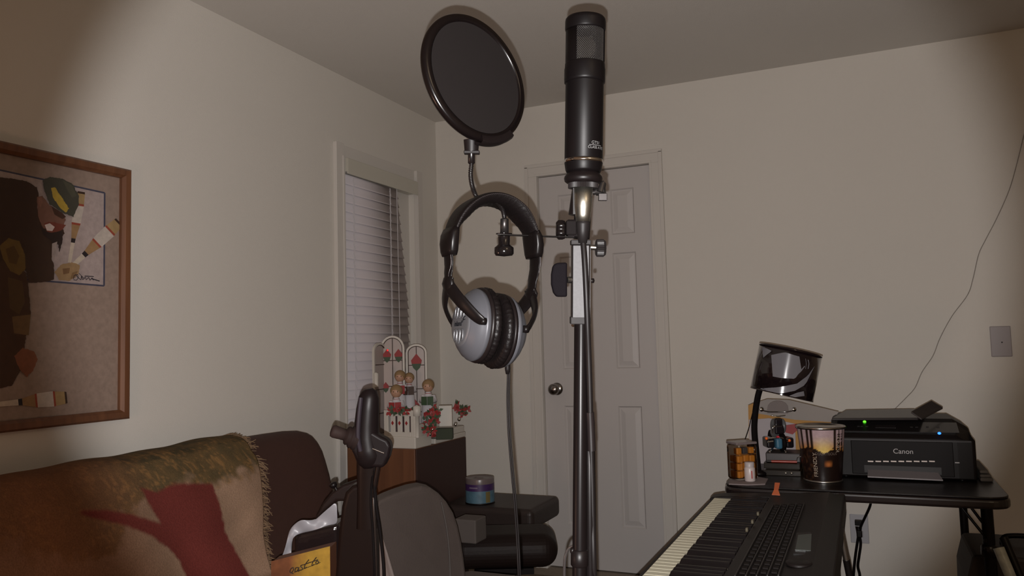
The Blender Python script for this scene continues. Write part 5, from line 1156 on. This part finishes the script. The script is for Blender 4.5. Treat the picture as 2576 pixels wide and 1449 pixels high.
# stitching ridge both edges
for s_ in (-1, 1):
    b = MB()
    for i_ in range(2, NA-2):
        a = math.radians(14+152*i_/NA); f_ = i_/NA; ends = min(f_, 1-f_)*2; hw = .0170+.0058*min(1, ends*2.2)
        cu_, cv_ = arch_pt(a, .0535, .0625); nu, nv = math.cos(a)/.0535, math.sin(a)/.0625; l_ = math.hypot(nu, nv); nu /= l_; nv /= l_
        c0 = hp(cu_-nu*.0005, cv_-nv*.0005, s_*(hw+.0001)); tv = (U*(-nv)+V*nu)
        b.tube([c0-tv*.0012-(U*nu+V*nv)*.0006, c0+W*s_*.0006, c0+tv*.0012+(U*nu+V*nv)*.0006], [.0003, .0006, .0003], 5)
    st_ = b.build('stitching', mat('thread_grey', (.014, .011, .011), .6, spec=.1), hb); st_['kind'] = 'stuff'
for s_ in (-1, 1):
    # end caps
    def hps(u, v, w=0): return hp(s_*u, v, w)
    b = MB(); prof_ = [(.0520, .057, .0178, .0048), (.0540, .050, .0190, .0062), (.0552, .040, .0188, .0066), (.0552, .030, .0165, .0064), (.0550, .025, .0145, .0052)]
    rows = []
    for (u_, v_, hw, thk) in prof_:
        rr = []
        for k_ in range(24):
            q = 2*math.pi*k_/24; cw_, ct_ = math.cos(q), math.sin(q); rr.append(hps(u_-.002+thk*abs(ct_)**.6*(1 if ct_ >= 0 else -1), v_, hw*abs(cw_)**.5*(1 if cw_ >= 0 else -1)))
        rr.append(rr[0]); rows.append(rr)
    b.grid(rows); b.poly(rows[0][:-1]); b.poly(rows[-1][:-1]); b.build('band_end_cap', mat('cap_gloss', (.0034, .0025, .0025), .33, spec=.14), hph, merge=True)
    # slider arm
    hu, hv = (.0480, -.0185) if s_ > 0 else (.0555, -.0065)
    b = MB(); pth = [hps(.0545, .030), hps(.0540, .016), hps((.0540+hu)/2, (.016+hv)/2+.001), hps(hu, hv)]
    b.tube(smooth_path(pth, 5), [(.0130, .0022)]*6+[(.0122, .0022)]*5+[(.0105, .0026)]*5, 14, flat=W); sl = b.build('slider_arm', M_hb, hph)
    b = MB(); b.tube(smooth_path([hps(.0560, .026, .0112), hps(.0555, .014, .0105), hps(hu+.002, hv+.008, .0068), hps(hu-.002, hv, .005)], 4), .0006, 6); b.build('metal_strip', mat('strip_metal', (.05, .045, .045), .35, metal=1), sl)
    axn = (U*s_*math.cos(.09)+V*(-.09 if s_ > 0 else .09)).normalized()   # outward axis
    cc0 = hp(s_*.001-.0070, -.0560-.005*(s_ > 0))
    Vc = (V-axn*V.dot(axn)).normalized(); Wc = W
    # yoke: a fork whose two tapering arms reach the cup's front and rear edges
    kn = hps(hu, hv)
    for d_ in (-1, 1):
        b = MB()
        piv = cc0+axn*.0265+Wc*d_*.0410+Vc*.002
        mid_ = kn.lerp(piv, .5)+axn*.006+Wc*d_*.0045-V*.001
        pts_ = [kn+V*.004+Wc*d_*.001, kn-V*.004+Wc*d_*.004, mid_, piv.lerp(mid_, .25)+axn*.002, piv]
        n_ = 5*(len(pts_)-1)+1
        b.tube(smooth_path(pts_, 5), [(.0118-.0058*(i_/(n_-1)), .0032-.0008*(i_/(n_-1))) for i_ in range(n_)], 14, flat=(Wc*1.0-V*d_*.9).normalized())
        b.lathe(piv+axn*.002, -axn, [(0, 0), (0, .0042), (.006, .0042), (.006, 0)], 16)
        if d_ > 0: b.tube([kn+V*.007, kn, kn-V*.007], [(.0110, .0030), (.0150, .0048), (.0120, .0030)], 10, flat=W)
        yo = b.build('yoke_arm', M_hb, hph)
    # shell
    b = MB(); b.lathe(cc0, axn, [(.014, 0), (.014, .0390), (.0150, .0413), (.0190, .0420), (.0205, .0415), (.0212, .0406), (.0250, .0385), (.0300, .0330), (.0335, .0272), (.0345, .0258), (.0345, 0)], 72, ref=Vc); shell = b.build('ear_cup', M_silver, hph)
    b = MB(); b.lathe(cc0, axn, [(.0340, .0262), (.0354, .0252), (.0360, .022), (.0364, .012), (.0366, 0)], 64, ref=Vc); face = b.build('cup_face', mat('face_silver', (.075, .075, .080), .38, metal=.35), shell)
    # slots
    bs = MB(); bg = MB(); Wd = Wc
    def fpt(x_, y_, h_=0): 
        r_ = math.hypot(x_, y_); hh_ = .0365-.0005*(r_/.022)**2
        xd = Vc.cross(axn)
        return cc0+axn*(hh_+h_)+xd*x_+Vc*y_
    for sgn in (-1, 1):
        for ii in (-1, 0, 1):
            x_ = ii*.0092; y0 = sgn*.0065; y1 = sgn*(.0225-.0035*abs(ii)); 
            ring = []
            for k_ in range(16):
                q = 2*math.pi*k_/16; yy = (y0+y1)/2+(abs(y1-y0)/2)*abs(math.sin(q))**.7*(1 if math.sin(q) >= 0 else -1); ring.append((x_+.0034*abs(math.cos(q))**.6*(1 if math.cos(q) >= 0 else -1), yy))
            bg.tube([fpt(x2, y2, .0006) for x2, y2 in ring+[ring[0]]], .0009, 6)
            bs.add([fpt(x2, y2, .0003) for x2, y2 in ring], [tuple(range(16))])
            for jj in range(8):
                yy = y0+(y1-y0)*(jj+.5)/8; bg.tube([fpt(x_-.0026, yy, .0005), fpt(x_+.0026, yy, .0005)], .00028, 4)
    bs.build('vent_slot', mat('slot_black', (.004, .003, .003), .5), face); bg.build('slot_rim', mat('rim_bright', (.085, .085, .09), .35, metal=.5), face)
    if s_ < 0:
        xd = Vc.cross(axn); td = (xd*1).normalized()
        if td.dot(CR) < 0: td = -td
        td2 = (td*.80+Vc*.6).normalized(); tu = axn.cross(td2) if axn.cross(td2).dot(V) > 0 else -axn.cross(td2)
        c_ = cc0+axn*.0368-td*.003; text('lettering', 'inland', c_, td, tu.lerp(Vc, 1).normalized(), .0088, mat('cup_ink', (.004, .004, .005), .7, spec=.05), face, depth=.0002)
        b = MB(); p0 = c_+td*.012+Vc*.001; b.tube([p0, p0+td*.004+Vc*.006, p0+td*.008+Vc*.007], .0005, 5); b.tube([p0+td*.002+Vc*.0025, p0+td*.008+Vc*.0035], .0004, 5); b.build('logo_mark', MATS['cup_ink'], face)
    # black backing ring + pad
    b = MB(); b.lathe(cc0, axn, [(.0155, .036), (.0155, .0432), (.0125, .0440), (.0110, .0435), (.0110, .036)], 64, ref=Vc); b.build('cup_ring', M_black, shell)
    b = MB(); rows = []; prf = [(.0118, .0405), (.0105, .0430), (.0075, .0442), (.0045, .0440), (.0018, .0415), (.0004, .036), (.0010, .029), (.004, .024), (.010, .023), (.0118, .024)]
    for i_, (tt_, rr) in enumerate(prf):
        L_ = []
        for k_ in range(181):
            a_ = 2*math.pi*k_/180; wr = .0005*math.sin(a_*46+2*math.sin(a_*5))*math.sin(a_*9+i_*.6)*(1 if 1 <= i_ <= 6 else 0); L_.append(cc0+axn*tt_+(Vc*math.cos(a_)+Vc.cross(axn)*math.sin(a_))*(rr+wr))
        rows.append(L_)
    b.grid(rows); b.build('ear_pad', M_pad, hph, merge=True)
# cable
hc0 = P(1277, 922, DH+.012)
hc = [hc0+CU*.004, P(1277, 950, DH+.012), P(1276, 1010, DH+.012), P(1279, 1090, DH+.010), P(1286, 1180, DH+.008), P(1294, 1270, DH+.006), P(1300, 1360, DH+.004), P(1304, 1449, DH), P(1308, 1600, DH)]
hc.append(Vector((hc[-1].x+.03, hc[-1].y+.05, .2))); hc.append(Vector((hc[-1].x+.1, hc[-1].y+.1, .005)))
b = MB(); s2 = smooth_path(hc, 8); b.tube(s2, .0011, 8); b.tube([q+CR*.0022 for q in s2], .0011, 8); b.lathe(hc0+CU*.003, -CU, [(0, .0032), (.006, .0034), (.012, .0022), (.012, 0)], 14); b.build('cord', mat('cord_grey', (.0045, .0035, .0035), .45, spec=.1), hph)

# every loose piece of these parts becomes a part of its own
def explode(o):
    me = o.data; bm = bmesh.new(); bm.from_mesh(me); bm.verts.ensure_lookup_table(); seen = set(); comps = []
    for v in bm.verts:
        if v.index in seen: continue
        st_ = [v]; seen.add(v.index); c = []
        while st_:
            x = st_.pop(); c.append(x.index)
            for e in x.link_edges:
                y = e.other_vert(x)
                if y.index not in seen: seen.add(y.index); st_.append(y)
        comps.append(set(c))
    bm.free()
    if len(comps) < 2: return
    for k, c in enumerate(comps):
        b2 = bmesh.new(); b2.from_mesh(me); b2.verts.ensure_lookup_table()
        bmesh.ops.delete(b2, geom=[v for v in b2.verts if v.index not in c], context='VERTS')
        m2 = bpy.data.meshes.new(me.name); b2.to_mesh(m2); b2.free()
        for q in me.materials:
            if len(m2.materials) < len(me.materials): m2.materials.append(q)
        n = o.copy(); n.data = m2; C.objects.link(n)
    bpy.data.objects.remove(o)
for o in list(C.objects):
    if o.type == 'MESH' and o.name.split('.')[0] in ('foot', 'silver_bell', 'buttons', 'rivet', 'clutch_cap', 'diamond_inset', 'eye', 'chrome_stud', 'paper_grip', 'socket', 'wrapped_sweet', 'seat_cushion', 'back_cushion', 'chrome_bar', 'red_glass', 'green_glass', 'red_collar', 'song_book', 'silver_face'):
        explode(o)
for o in C.objects:
    if o.name.startswith('buttons'): o.name = o.name.replace('buttons', 'panel_button')
